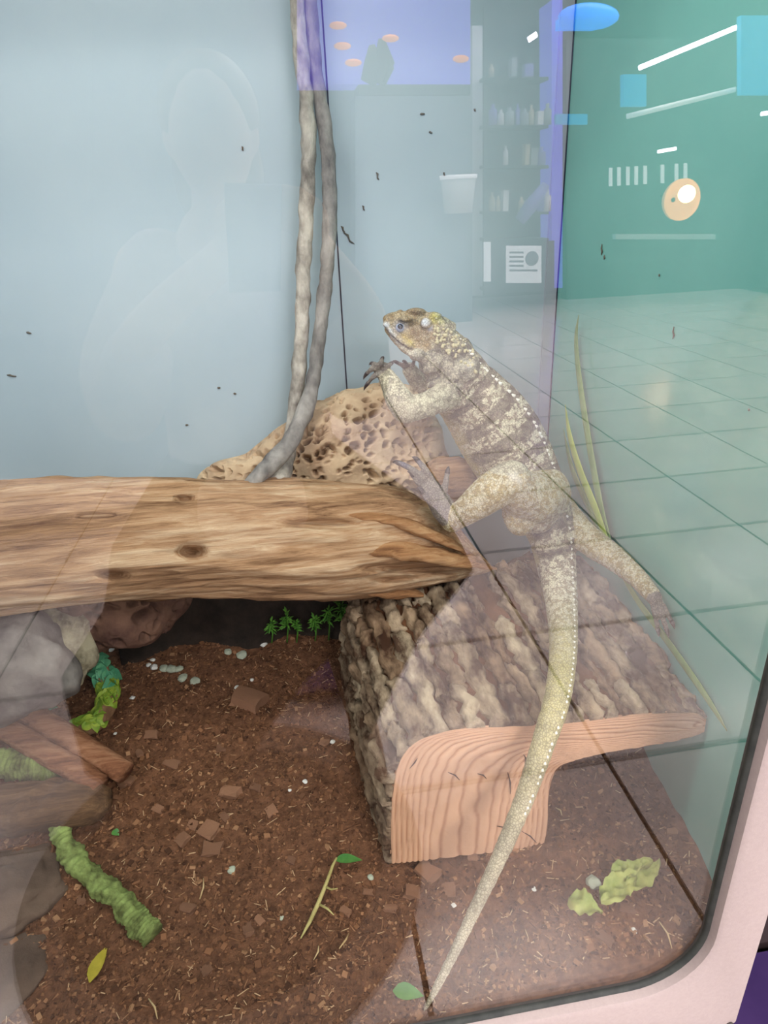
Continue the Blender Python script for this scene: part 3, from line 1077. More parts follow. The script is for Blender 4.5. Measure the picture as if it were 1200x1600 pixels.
#=================================================================== SMALL PLANTS AND LEAVES
m_sprig = mat('bright_sprig', (62, 124, 40), (122, 184, 72), 40, rough=0.5)
rnd = random.Random(9)
for px, py, by, s in ((424, 972, 1004, .9), (448, 958, 1003, 1.0), (463, 972, 1003, .8), (492, 966, 1001, .9), (513, 953, 1000, 1.1), (534, 945, 999, 1.15), (551, 938, 998, 1.1)):
    base = PS(px, by)
    top_ = PY(px, py, base.y - .01)
    t = thing('green_sprig', base, 'small bright green feathery sprig in the shade behind the log', 'plant', 'sprigs in the shade by the hide')
    MB().tube([base - Vector((0, 0, .005)), base.lerp(top_, .5) + Vector((.003, 0, 0)), top_], [.0018, .0016, .001], 6).build('stem', m_sprig, t)
    mb = MB()
    for k in range(38):
        an, el = rnd.uniform(0, 6.28), rnd.uniform(-.2, 1.2)
        dv = Vector((math.cos(an) * math.cos(el), math.sin(an) * math.cos(el), math.sin(el)))
        p0 = base.lerp(top_, rnd.uniform(.55, 1.0))
        l = .019 * s * rnd.uniform(.7, 1.1)
        mb.tube([p0, p0 + dv * l * .55, p0 + dv * l - Vector((0, 0, .004 * s))], [.0009, .0024, .0005], 5, flat=.5)
    mb.build('foliage', m_sprig, t)

m_twig = mat('twig', (150, 140, 84), (186, 176, 116), 40, rough=0.8)
m_leafd = mat('dark_green_leaf', (58, 112, 52), (92, 146, 70), 30, rough=0.4)
tw = [PS(470, 1466, .004), PS(484, 1440, .006), PS(497, 1412, .012), PS(508, 1385, .016), PS(520, 1352, .02), PS(526, 1340, .022)]
t = thing('leafy_twig', tw[1], 'thin yellow-green twig with one dark leaf on the open soil', 'twig')
MB().tube(tw, [.001, .003, .0034, .003, .0024, .0016], 8).build('stem', m_twig, t)
MB().tube([tw[3], PS(518, 1390, .02), PS(528, 1388, .022)], [.0022, .0016, .0006], 6).build('side_shoot', m_twig, t)
MB().tube([tw[2], PS(512, 1420, .014), PS(522, 1430, .01)], [.0022, .0018, .0006], 6).build('side_shoot', m_twig, t)


def place_leaf(name, px, py, px2, py2, wd, m, label, cat='leaf', dz=.006, bend=.15, fold=.3, parent=None, group=None, dz2=None):
    if name == 'wilted_leaf':
        dz = .014
    a_, b_ = PS(px, py, dz), PS(px2, py2, dz2 if dz2 is not None else dz)
    l = (b_ - a_).length
    me = leaf_mesh(name, l, wd * mpp(a_), m, fold, bend, ruff=.22 if name == 'wilted_leaf' else 0)
    o = bpy.data.objects.new(name, me)
    COL.objects.link(o)
    X = (b_ - a_).normalized()
    Yv = Vector((0, 0, 1)).cross(X).normalized()
    Z = X.cross(Yv)
    mm = Matrix((X, Yv, Z)).transposed().to_4x4()
    mm.translation = a_ - (parent.location if parent else Vector((0, 0, 0)))
    if parent:
        o.parent = parent
        o.matrix_local = mm
    else:
        o.matrix_world = mm
        tag(o, label, cat, group)
    return o


place_leaf('leaf', 524, 1344, 566, 1338, 17, m_leafd, None, parent=t, dz=.022, dz2=.022, bend=.2)
m_wilt = mat('wilted_leaf', (128, 146, 72), (176, 180, 104), 30, rough=0.6)
m_yel = mat('yellow_leaf', (150, 140, 40), (186, 170, 62), 30, rough=0.6)
place_leaf('wilted_leaf', 888, 1405, 942, 1425, 46, m_wilt, 'wilted pale green leaf nearest the front glass in the clump right of the tail', group=None)
place_leaf('wilted_leaf', 938, 1405, 996, 1372, 42, m_wilt, 'wilted pale green leaf in the middle of the clump right of the tail')
place_leaf('wilted_leaf', 978, 1385, 1032, 1346, 44, m_wilt, 'wilted yellow-green leaf farthest from the glass in the clump right of the tail')
place_leaf('wilted_leaf', 955, 1362, 1020, 1348, 26, m_wilt, 'narrow wilted leaf lying behind the wilted clump right of the tail')
place_leaf('yellow_leaf', 140, 1535, 166, 1472, 22, m_yel, 'narrow yellow leaf on soil in front of the green vine piece')
place_leaf('green_leaf', 614, 1548, 662, 1552, 26, m_leafd, 'small dark green leaf against the front glass by the tail tip', dz=.014)
place_leaf('green_leaf', 66, 1110, 90, 1102, 16, m_leafb, 'small pale green leaf on soil behind the split stick', dz=.012)
place_leaf('green_leaf', 176, 1298, 186, 1304, 12, m_leafd, 'tiny dark green leaf on soil beside the short log end', dz=.006)

m_straw = mat('straw', (178, 150, 104), (200, 176, 132), 40, rough=0.8)
for k, (a_, b_) in enumerate((((312, 1405), (318, 1372)), ((1030, 1440), (1050, 1482)), ((530, 1482), (545, 1458)), ((868, 1262), (878, 1274)), ((498, 1478), (490, 1500)), ((232, 1560), (246, 1592)))):
    p, q = PS(*a_, .004), PS(*b_, .004)
    o = MB().tube([p, (p + q) / 2 + Vector((.003, 0, .002)), q], [.0009, .0014, .0006], 6).build('straw_bit', m_straw, None, base=p)
    tag(o, 'thin pale straw-like twig lying on the soil', 'twig', 'thin straw bits on the soil')

# upright strap-leaved plant by the teal panel
m_aloe = mat('strap_leaf', (92, 128, 78), (140, 168, 110), 8, (1, 1, .2), rough=0.45)
m_aloey = mat('yellow_green_strap_leaf', (140, 164, 70), (182, 196, 104), 8, (1, 1, .2), rough=0.45)
base = PX(958, 868, XR - .028)
al = thing('strap_leaf_plant', base, 'plant with long narrow upright green leaves against the teal panel', 'plant')
MB().ball(base, (.014, .014, .02), 12, 8).build('crown', m_aloe, al)


def strap(pts, m):
    P_ = cr([(*PX(p[0], p[1], p[2]), p[3]) for p in pts], 40)
    mb_ = MB().tube([Vector(p[:3]) for p in P_], [max(.0006, p[3] * mpp(Vector(p[:3]))) for p in P_], 10, flat=.25, upv=(1, 0.3, 0))
    return mb_.build('leaf', m, al)


strap([(958, 868, .503, 6), (940, 800, .508, 8), (920, 690, .512, 8), (905, 590, .516, 7), (900, 530, .517, 5), (904, 492, .517, .8)], m_aloe)
strap([(955, 866, .498, 5), (932, 800, .498, 8), (906, 735, .50, 8), (890, 680, .503, 6), (883, 632, .505, .8)], m_aloey)
strap([(950, 866, .503, 4), (918, 790, .507, 6), (893, 730, .511, 6), (880, 668, .514, .8)], m_aloe)
strap([(960, 872, .50, 4), (992, 932, .51, 6), (1040, 998, .518, 7), (1092, 1072, .52, 7), (1120, 1115, .52, 5), (1136, 1142, .52, 1)], m_aloe)

#=================================================================== IGUANA
from mathutils.bvhtree import BVHTree
SP = [  # px, py, Y, half height px, width ratio      (neck -> tail tip)
    (676, 536, 1.075, 38, .78), (697, 560, 1.075, 43, .80), (724, 604, 1.075, 52, .82), (768, 662, 1.065, 64, .84), (800, 715, 1.05, 63, .86), (832, 770, 1.015, 52, .9),
    (858, 825, .975, 38, .92), (869, 880, .945, 31, .92), (878, 950, .862, 24.5, .95), (880, 1020, .768, 21.5, .95), (871, 1090, .693, 20.5, .95), (851, 1155, .652, 18.5, .95), (822, 1240, .622, 15.5, 1),
    (789, 1320, .598, 13, 1), (752, 1400, .575, 10.5, 1), (710, 1488, .550, 8, 1), (681, 1545, .535, 6, 1), (662, 1580, .527, 3, 1)]
NSP = 150
sp = cr(SP, NSP)
cen = [PY(s[0], s[1], s[2]) for s in sp]
bh = [s[3] * mpp(c) for s, c in zip(sp, cen)]
TT = [(cen[min(i + 1, NSP - 1)] - cen[max(i - 1, 0)]).normalized() for i in range(NSP)]
DD, LL = [], []
for i in range(NSP):
    v = (cen[i] - CAM).normalized()
    d = v.cross(TT[i])
    d = d if d.dot(rt) > 0 else -d
    d = (d - v * .22)
    d = (d - TT[i] * d.dot(TT[i])).normalized()
    DD.append(d)
    l = d.cross(TT[i])
    LL.append(l if l.dot(v) < 0 else -l)
mb = MB()
SEG = 28
vs, fs = [], []
for i in range(NSP):
    for k in range(SEG):
        a = 2 * math.pi * k / SEG
        ca, sa = math.cos(a), math.sin(a)
        hh = bh[i] * (1.0 if sa > 0 else 1.0)
        wid = bh[i] * sp[i][4] * (1 - .16 * max(0, sa) ** 2)
        vs.append(cen[i] + LL[i] * (ca * wid) + DD[i] * (sa * hh))
for i in range(NSP - 1):
    for k in range(SEG):
        k2 = (k + 1) % SEG
        fs.append((i * SEG + k, i * SEG + k2, (i + 1) * SEG + k2, (i + 1) * SEG + k))
fs += [tuple(reversed(range(SEG))), tuple((NSP - 1) * SEG + k for k in range(SEG))]
mb.add(vs, fs)
SK = []                                                # skeleton capsules for colouring: p0, p1, r, zone, t0, t1
for i in range(NSP - 1):
    SK.append((cen[i], cen[i + 1], bh[i], 0, i, i + 1))


def limb(pts, zone, seg=14, flat=None, n=26, fn=PY):
    P_ = cr([(*fn(p[0], p[1], p[2]), p[3]) for p in pts], n)
    q = [Vector(p[:3]) for p in P_]
    r_ = [p[3] * mpp(c) for p, c in zip(P_, q)]
    mb.tube(q, r_, seg, flat=flat)
    for i in range(n - 1):
        SK.append((q[i], q[i + 1], r_[i], zone, i / n, (i + 1) / n))
    mb.ball(q[0], r_[0], 12, 8)
    mb.ball(q[-1], r_[-1], 12, 8)
    return q


def blob(px, py, Y, rp, zone, fn=PY):
    c = fn(px, py, Y)
    q = mpp(c)
    if hasattr(rp, '__len__'):
        mb.ball(c, (rp[0] * q, rp[1] * q, rp[2] * q), 16, 12, (rt, -fw, up))
    else:
        mb.ball(c, rp * q, 16, 12)
    SK.append((c, c + Vector((.0005, 0, 0)), max(rp) * q if hasattr(rp, '__len__') else rp * q, zone, .5, .5))


# head: skull loft from the neck to the snout
HS = [(690, 540, 1.075, 40, .72), (674, 530, 1.075, 39, .74), (658, 521, 1.074, 35, .76), (643, 513, 1.073, 28.5, .78), (630, 508, 1.072, 22.5, .78), (618, 505, 1.071, 18.5, .78), (609, 504, 1.07, 15, .8), (602.5, 504, 1.07, 11, .85), (599.5, 504.5, 1.07, 6, .9)]
hs = cr(HS, 40)
vs, fs = [], []
hc = [PY(s[0], s[1], s[2]) for s in hs]
for i, s in enumerate(hs):
    T = (hc[min(i + 1, 39)] - hc[max(i - 1, 0)]).normalized()
    v = (hc[i] - CAM).normalized()
    d = v.cross(T)
    d = d if d.z > 0 else -d
    d = (d - T * d.dot(T)).normalized()
    l = d.cross(T)
    b_ = s[3] * mpp(hc[i])
    for k in range(24):
        a = 2 * math.pi * k / 24
        sa, ca = math.sin(a), math.cos(a)
        e = .85
        vs.append(hc[i] + l * (math.copysign(abs(ca) ** e, ca) * b_ * s[4]) + d * (math.copysign(abs(sa) ** e, sa) * b_))
    if i:
        SK.append((hc[i - 1], hc[i], b_, 1, i / 40, i / 40))
for i in range(39):
    for k in range(24):
        k2 = (k + 1) % 24
        fs.append((i * 24 + k, i * 24 + k2, (i + 1) * 24 + k2, (i + 1) * 24 + k))
fs += [tuple(reversed(range(24))), tuple(39 * 24 + k for k in range(24))]
mb.add(vs, fs)
blob(634, 498, 1.052, (12, 6, 5), 1)                    # brow ridge
blob(625, 489, 1.07, (6, 7, 5), 1)                     # snout horn
blob(650, 490, 1.072, (18, 20, 7), 1)                  # crown
blob(676, 498, 1.072, (16, 22, 9), 1)                  # casque
blob(666, 505, 1.046, (10, 6, 9), 1)                   # cheek above the ear
blob(655, 552, 1.055, (15, 12, 15), 2)                 # jowl
blob(674, 566, 1.05, (19, 15, 18), 2)
blob(690, 590, 1.06, (20, 20, 24), 2)                  # dewlap folds
blob(716, 578, 1.045, (34, 18, 26), 2)                 # shoulder bulge
blob(705, 612, 1.04, (28, 16, 16), 2)
for k, (a0, a1) in enumerate((((672, 602), (742, 566)), ((680, 620), (752, 590)), ((690, 634), (748, 612)))):   # neck folds
    limb([(a0[0], a0[1], 1.045, 5), ((a0[0] + a1[0]) / 2, (a0[1] + a1[1]) / 2 + 6, 1.028, 9), (a1[0], a1[1], 1.035, 4)], 2, 8, n=10)
limb([(601, 506, 1.062, 3.5), (611, 518, 1.055, 4.5), (626, 531, 1.050, 5), (640, 540, 1.048, 5)], 1, 8, n=14)      # upper lip
limb([(604, 515, 1.066, 4), (615, 528, 1.060, 5.5), (630, 543, 1.055, 6.5), (648, 554, 1.052, 8)], 1, 8, n=14)        # lower jaw
# left arm and hand
limb([(716, 612, 1.05, 25), (690, 622, 1.02, 22), (664, 633, .995, 20), (636, 640, .985, 21.5)], 3)
limb([(634, 640, .985, 22), (622, 622, .99, 21), (612, 603, 1.005, 17), (604, 588, 1.015, 14)], 4)
blob(597, 578, 1.02, (14, 9, 13), 5)
claws = []


def digit(pts, rp, fn=PY, claw=(0, 0), cl=10):
    q = limb([(p[0], p[1], p[2], rp * (1 - .35 * i / (len(pts) - 1))) for i, p in enumerate(pts)], 5, 10, n=12, fn=fn)
    claws.append((q[-1], (q[-1] - q[-3]).normalized(), rp * .62 * mpp(q[-1]), cl * mpp(q[-1])))


for tip, mid in (((574, 600), (584, 588)), ((573, 584), (582, 576)), ((582, 568), (588, 570)), ((597, 561), (595, 568)), ((611, 568), (606, 572))):
    digit([(597, 579, 1.02), (mid[0], mid[1], 1.01), (tip[0], tip[1], 1.02)], 5.0, cl=11)
# right arm, mostly hidden behind the head
limb([(705, 600, 1.12, 22), (676, 606, 1.15, 18), (655, 596, 1.15, 15), (640, 578, 1.145, 12)], 3)
for dx in (-9, 0, 9):
    digit([(640, 578, 1.145), (636 + dx, 570, 1.135), (633 + dx * 1.5, 566, 1.13)], 4.5, cl=8)
# left hind leg
limb([(850, 770, .99, 42), (836, 778, .955, 42), (815, 770, .935, 38), (796, 754, .92, 31)], 3)
blob(813, 796, .945, (29, 22, 42), 3)
blob(838, 788, .962, (38, 24, 46), 6)
limb([(800, 750, .922, 31), (772, 766, .92, 31), (742, 788, .928, 26), (718, 806, .942, 20), (706, 815, .95, 17)], 4)
limb([(708, 815, .95, 17), (696, 800, .955, 19), (682, 776, .965, 18), (670, 758, .972, 14)], 5)
for pts in (((672, 758, .972), (652, 740, .965), (634, 728, .97), (622, 723, .98)), ((676, 752, .972), (664, 733, .965), (652, 719, .975)), ((668, 766, .97), (655, 755, .965), (645, 742, .965)),
            ((690, 780, .962), (696, 757, .958), (699, 738, .965)), ((680, 785, .96), (668, 780, .955), (660, 768, .955))):
    digit(list(pts), 6.5, cl=9)
# right hind leg, reaching to the teal panel
limb([(872, 800, .44, 30), (905, 832, .463, 24), (935, 856, .478, 22)], 3, fn=PX)
limb([(930, 852, .478, 22), (960, 872, .488, 20), (995, 902, .496, 16), (1018, 928, .503, 13)], 4, fn=PX)
blob(1022, 934, .503, (12, 12, 12), 5, fn=PX)
for pts in (((1022, 934, .503), (1034, 960, .507), (1042, 985, .509)), ((1022, 930, .505), (1036, 946, .511), (1050, 972, .512)), ((1020, 938, .50), (1024, 962, .50), (1028, 984, .502))):
    digit(list(pts), 5.5, fn=PX, cl=9)

me = remesh(mb, 0.0021, 4)
me.name = 'iguana'
nv = len(me.vertices)
co = np.empty(nv * 3, np.float32)
me.vertices.foreach_get('co', co)
co = co.reshape(-1, 3)
best = np.full(nv, 1e9)
zone = np.zeros(nv, int)
par = np.zeros(nv)
for (p0, p1, r_, zn, t0, t1) in SK:
    a0, d0 = np.array(p0), np.array(p1 - p0)
    t = np.clip(((co - a0) @ d0) / (d0 @ d0), 0, 1)
    ds = np.linalg.norm(co - a0 - t[:, None] * d0, axis=1) - r_ * 1.0
    m_ = ds < best
    best[m_] = ds[m_]
    zone[m_] = zn
    par[m_] = (t0 + t * (t1 - t0))[m_]
C3 = lambda c: np.array(s2l(c))
HEADC = np.array(PY(634, 512, 1.06))
cream, yel, gry, brn = C3((212, 202, 168)), C3((208, 192, 136)), C3((138, 124, 108)), C3((128, 112, 98))
cols = np.zeros((nv, 3))
fleck = np.zeros((nv, 3))
cenA, DA, bA = np.array([tuple(c) for c in cen]), np.array([tuple(c) for c in DD]), np.array(bh)
arcl = np.concatenate([[0], np.cumsum(np.linalg.norm(np.diff(cenA, axis=0), axis=1))])
for i in range(nv):
    p = Vector(co[i])
    z = zone[i]
    n1 = noise.noise(p * 45)
    n2 = noise.noise(p * 120)
    if z == 0 or z == 2:
        if z == 2:
            s = int(np.argmin(((cenA[:40] - co[i]) ** 2).sum(1)))
        else:
            s = int(min(NSP - 1, max(0, par[i])))
        h = float((co[i] - cenA[s]) @ DA[s]) / bA[s]
        L_ = arcl[s]
        if s < 62:                                     # trunk
            base_ = gry * (1 + .25 * n1)
            wv = math.sin(L_ * 2 * math.pi / .043 + h * 1.1 + n1 * 1.5)
            if L_ > .05:
                base_ = base_ * (0.74 + .34 * wv)
            bel = sstep(-.45, -.95, h + .2 * n1)
            base_ = base_ * (1 - bel) + yel * bel
            fl = .18 + .77 * sstep(-.55, .25, wv)
            if L_ < .07:
                base_ = C3((116, 111, 100)) * (1 + .6 * n1)
                fl = .45
        else:                                          # tail
            k = sstep(62, 84, s)
            base_ = (gry * (1 - k) + C3((188, 176, 124)) * k) * (1 + .22 * n1)
            k2 = sstep(84, 120, s)
            base_ = base_ * (1 - k2) + C3((184, 174, 148)) * k2
            rg = math.sin(L_ * 2 * math.pi / .011)
            base_ = base_ * (1 + .08 * rg * k)
            if s > 95:
                base_ = base_ * (1 + .12 * math.sin(L_ * 2 * math.pi / .085))
            fl = .9 * (1 - k) + .2
        cols[i] = base_
        fleck[i] = fl
    elif z == 1:
        base_ = C3((152, 130, 94)) * (1 + .5 * n1 + .3 * n2)
        k = sstep(.0125, .030, float(np.linalg.norm(co[i] - HEADC)) - .028)
        cols[i] = base_ * (1 - k) + C3((138, 130, 112)) * (1 + .5 * n1) * k
        fleck[i] = .3 + .3 * k
    elif z == 3 or z == 4:
        cols[i] = C3((164, 146, 100)) * (1 + .3 * n1)
        if co[i][2] > 1.0:
            cols[i] = C3((150, 144, 124)) * (1 + .3 * n1)
        fleck[i] = .75
    elif z == 6:
        cols[i] = C3((152, 136, 108)) * (1 + .3 * n1)
        fleck[i] = .8
    else:
        cols[i] = C3((124, 116, 110)) * (1 + .35 * n1)
        fleck[i] = .1
# pigment patches: centre pixel + depth, radius px, colour
bv = BVHTree.FromPolygons([Vector(v) for v in co], [tuple(p.vertices) for p in me.polygons])


def hit(px, py):
    d = ray(px, py).normalized()
    h = bv.ray_cast(CAM, d)
    return h[0], h[1]


for px, py, r_, c, s_ in ((664, 503, 8, (222, 226, 232), 1), (672, 512, 6, (200, 202, 214), .9), (680, 496, 9, (222, 212, 128), .9), (688, 502, 7, (214, 204, 140), .8), (625, 512, 12, (160, 168, 182), .75),
                          (640, 535, 10, (208, 190, 120), .7), (603, 508, 6, (204, 214, 222), 1), (608, 518, 6, (200, 210, 216), 1), (614, 526, 6, (200, 208, 212), 1), (622, 534, 6, (204, 208, 204), .9), (630, 541, 7, (212, 208, 190), .9), (640, 550, 8, (208, 204, 186), .8), (632, 524, 9, (190, 170, 112), .6), (650, 520, 12, (120, 96, 66), .6), (612, 494, 8, (120, 98, 66), .5), (690, 545, 10, (96, 90, 78), .6), (712, 560, 9, (98, 92, 80), .6), (700, 625, 10, (84, 78, 68), .6), (650, 556, 14, (202, 198, 182), .5),
                          (598, 500, 5, (206, 212, 218), .7), (724, 566, 12, (206, 202, 184), .5), (802, 745, 9, (226, 222, 210), .8), (812, 752, 7, (226, 222, 210), .7), (640, 640, 22, (206, 196, 172), .5),
                          (645, 487, 14, (140, 116, 82), .6), (735, 572, 9, (220, 216, 204), .6), (680, 570, 8, (110, 100, 84), .6), (700, 590, 10, (104, 98, 84), .5), (690, 700, 10, (214, 200, 150), .5), (630, 724, 12, (84, 84, 104), .8), (654, 722, 9, (84, 84, 104), .7)):
    h, _ = hit(px, py)
    if h is None:
        continue
    q = r_ * mpp(h)
    d2 = np.linalg.norm(co - np.array(h), axis=1) / q
    wgt = (np.clip(1.3 - d2, 0, 1) * s_)[:, None]
    cols = cols * (1 - wgt) + C3(c) * wgt
    fleck *= (1 - wgt * .8)
# mouth seam
seam = [hit(x, y)[0] for x, y in ((602, 511), (607, 518), (614, 526), (622, 533), (630, 539), (638, 544), (645, 546))]
for a0, b0 in zip(seam[:-1], seam[1:]):
    if a0 is None or b0 is None:
        continue
    A0, d0 = np.array(a0), np.array(b0 - a0)
    t = np.clip(((co - A0) @ d0) / (d0 @ d0), 0, 1)
    ds = np.linalg.norm(co - A0 - t[:, None] * d0, axis=1)
    wgt = np.clip(1.2 - ds / .0024, 0, .75)[:, None]
    cols = cols * (1 - wgt) + C3((70, 56, 48)) * wgt
cols = np.clip(cols, .01, .9)
# fine relief: scales and skin folds
nm = np.empty(nv * 3, np.float32)
me.vertex_normals.foreach_get('vector', nm)
nm = nm.reshape(-1, 3)
for i in range(nv):
    p = Vector(co[i])
    a_ = .0008 * noise.noise(p * 160)
    if zone[i] == 2 or (zone[i] == 0 and par[i] < 22):
        a_ += .0055 * noise.noise(Vector((p.x * 26 + p.z * 16, p.y * 10, p.z * 60 - p.x * 20)))
    co[i] += nm[i] * a_
me.vertices.foreach_set('co', co.ravel())
setcol(me, cols, 'col')
setcol(me, fleck, 'fleck')
me.polygons.foreach_set('use_smooth', [True] * len(me.polygons))

ms, nt, b = newmat('iguana_skin')
L = nt.links.new
tc = nt.nodes.new('ShaderNodeTexCoord')
at = nt.nodes.new('ShaderNodeAttribute')
at.attribute_name = 'col'
af = nt.nodes.new('ShaderNodeAttribute')
af.attribute_name = 'fleck'
vo = nt.nodes.new('ShaderNodeTexVoronoi')
vo.inputs['Scale'].default_value = 250
L(tc.outputs['Object'], vo.inputs['Vector'])
ve = nt.nodes.new('ShaderNodeTexVoronoi')
ve.feature = 'DISTANCE_TO_EDGE'
ve.inputs['Scale'].default_value = 250
L(tc.outputs['Object'], ve.inputs['Vector'])
no = nt.nodes.new('ShaderNodeTexNoise')
no.inputs['Scale'].default_value = 115
no.inputs['Detail'].default_value = 4
no.inputs['Roughness'].default_value = .7
no.inputs['Distortion'].default_value = .6
L(tc.outputs['Object'], no.inputs['Vector'])
rp = nt.nodes.new('ShaderNodeValToRGB')
rp.color_ramp.elements[0].position = .46
rp.color_ramp.elements[1].position = .54
L(no.outputs['Fac'], rp.inputs[0])
mu = nt.nodes.new('ShaderNodeMath')
mu.operation = 'MULTIPLY'
L(rp.outputs[0], mu.inputs[0])
L(af.outputs['Fac'], mu.inputs[1])
m1 = nt.nodes.new('ShaderNodeMix')
m1.data_type = 'RGBA'
L(mu.outputs[0], m1.inputs[0])
L(at.outputs['Color'], m1.inputs[6])
m1.inputs[7].default_value = (*s2l((216, 208, 180)), 1)
# dark skin between scales
re = nt.nodes.new('ShaderNodeMapRange')
re.inputs['From Min'].default_value = 0.02
re.inputs['From Max'].default_value = 0.16
re.inputs['To Min'].default_value = .55
re.inputs['To Max'].default_value = 1.0
L(ve.outputs['Distance'], re.inputs['Value'])
m2 = nt.nodes.new('ShaderNodeMix')
m2.data_type = 'RGBA'
m2.blend_type = 'MULTIPLY'
m2.inputs[0].default_value = 1.0
L(m1.outputs[2], m2.inputs[6])
L(re.outputs[0], m2.inputs[7])
L(m2.outputs[2], b.inputs['Base Color'])
b.inputs['Roughness'].default_value = .62
b.inputs['Specular IOR Level'].default_value = .3
bp = nt.nodes.new('ShaderNodeBump')
bp.inputs['Distance'].default_value = .0012
L(ve.outputs['Distance'], bp.inputs['Height'])
L(bp.outputs[0], b.inputs['Normal'])
me.materials.append(ms)
root = Vector(PY(850, 800, 1.0))
me.transform(Matrix.Translation(-root))
ig = bpy.data.objects.new('iguana', me)
ig.location = root
COL.objects.link(ig)
tag(ig, 'grey and cream scaly iguana climbing over the log, long tail hanging forward', 'iguana')

m_eye = mat('eye_dark', (26, 26, 34), rough=0.12, spec=.6)
m_iris = mat('eye_ring', (150, 160, 182), rough=0.3, spec=.5)
h, n_ = hit(625, 511)
q = mpp(h)
ey = MB().ball(h + fw * (3.5 * q), 7.5 * q, 18, 12).build('eye', m_iris, ig)
MB().ball(h - fw * (1.8 * q) + rt * (.3 * q), (4.6 * q, 2.6 * q, 4.4 * q), 14, 10, (rt, -fw, up)).build('pupil', m_eye, ey)
m_claw = mat('dark_claw', (44, 38, 42), (70, 60, 60), 60, rough=0.35)
for p, d, r_, l in claws:
    dn = (d * .75 + Vector((0, 0, -.6))).normalized()
    MB().tube([p - d * l * .25, p + d * l * .35, p + d * l * .7 + dn * l * .15, p + d * l * .8 + dn * l * .55], [r_ * 1.1, r_ * .95, r_ * .6, r_ * .12], 8).build('claw', m_claw, ig)
# dorsal crest
m_crest = mat('crest_scale', (224, 220, 206), (240, 238, 230), 60, rough=0.5)
mc = MB().tube([(0, 0, -.3), (0, 0, .25), (0, 0, .7), (.12, 0, 1.0)], [1.0, .85, .55, .15], 8, flat=.6).build('crest_spine', m_crest, ig)
cme = mc.data
bpy.data.objects.remove(mc)
Lc = 0.012
while Lc < arcl[-1] - .30:
    s = int(np.searchsorted(arcl, Lc))
    o = bpy.data.objects.new('crest_spine', cme)
    COL.objects.link(o)
    o.parent = ig
    dz_ = (DD[s] + LL[s] * .28).normalized()
    c = cen[s] + (DD[s] * (bh[s] * .96) + LL[s] * (bh[s] * .2))
    X = -TT[s] if TT[s].z < 0 else TT[s]
    X = TT[s]
    Z = dz_
    Yv = Z.cross(X).normalized()
    mm = Matrix((X, Yv, Z)).transposed().to_4x4()
    big_ = sstep(0, .12, Lc) * (1 - .55 * sstep(.33, .6, Lc))
    sz = .0032 + .0048 * big_
    mm.translation = c - ig.location
    o.matrix_local = mm @ Matrix.Diagonal((sz * .9, sz * .9, sz * 1.5, 1))
    Lc += .0076 + .005 * big_
# tubercles on the nape
m_tub = mat('nape_scale', (176, 166, 132), (206, 196, 160), 60, rough=0.6)
mt = MB().ball((0, 0, 0), 1.0, 8, 5).build('nape_tubercle', m_tub, ig)
tme = mt.data
bpy.data.objects.remove(mt)
rnd = random.Random(2)
for k in range(90):
    px = rnd.uniform(678, 745)
    py = 496 + (px - 676) * .74 + rnd.uniform(-6, 34)
    h, n_ = hit(px, py)
    if h is None:
        continue
    o = bpy.data.objects.new('nape_tubercle', tme)
    COL.objects.link(o)
    o.parent = ig
    o.location = h - ig.location
    o.scale = (rnd.uniform(.0016, .0032),) * 3

#=================================================================== THE SHOP IN FRONT OF THE ENCLOSURE (seen mirrored in the glass)
MY = 0.509


def SM(px, py, Ym):                                    # mirrored pixel -> the real point in the shop
    p = PY(px, py, Ym)
    return Vector((p.x, 2 * MY - p.y, p.z))


m_tile = mat('pinkish_floor_tile', (214, 200, 196), (226, 212, 208), 5, rough=0.16, spec=0.4, rnd=((.95, .94, .94), (1.03, 1.02, 1.02)))
m_grout = mat('dark_grout', (44, 38, 36), rough=0.9)
fl = MB().box((-6, -9.6, -0.05), (8.5, 3.0, -0.008)).build('floor', m_grout, smooth=False)
tag(fl, 'large pale shop floor tiles with dark joints', kind='structure')
TS = 0.595
tme_ = None
for i in range(-6, 11):
    for j in range(-2, 15):
        if tme_ is None:
            o = MB().box((-TS / 2 + .006, -TS / 2 + .006, -.009), (TS / 2 - .006, TS / 2 - .006, 0)).build('tile', m_tile, fl, False)
            tme_ = o.data
        else:
            o = bpy.data.objects.new('tile', tme_)
            COL.objects.link(o)
            o.parent = fl
        o.location = (0.74 + TS * (i - .5), 2 * MY - 1.255 - TS * (j + .5), 0)
m_swall = mat('shop_wall_paint', (70, 78, 90), (80, 88, 98), 1.5, rough=0.8)
sw = MB().box((-6, -9.7, 0), (8.5, -9.55, 4.3)).build('wall_behind', m_swall, smooth=False)
tag(sw, 'dim grey shop wall far behind the viewer', kind='structure')
for nm_, xa in (('wall_shop_left', -6.1), ('wall_shop_right', 8.5)):
    o = MB().box((xa, -9.6, 0), (xa + .1, 3.0, 4.3)).build(nm_, m_swall, smooth=False)
    tag(o, 'dim grey side wall of the shop', kind='structure')
m_ceil = mat('shop_ceiling', (150, 150, 152), rough=0.9)
tag(MB().box((-6, -9.6, 4.2), (8.5, 3.0, 4.3)).build('ceiling_shop', m_ceil, smooth=False), 'high shop ceiling', kind='structure')
for lx, ly, lz, pw_ in SHOP_LAMPS:
    t = thing('ceiling_lamp', (lx, ly, lz), 'flat rectangular shop ceiling lamp on two rods', 'lamp', 'ceiling lamps of the shop')
    MB().box((lx - .62, ly - .32, lz), (lx + .62, ly + .32, lz + .05)).build('housing', m_white, t, False)
    for s in (-.4, .4):
        MB().tube([(lx + s, ly, lz + .04), (lx + s, ly, 4.2)], .008, 8).build('rod', m_screw, t)


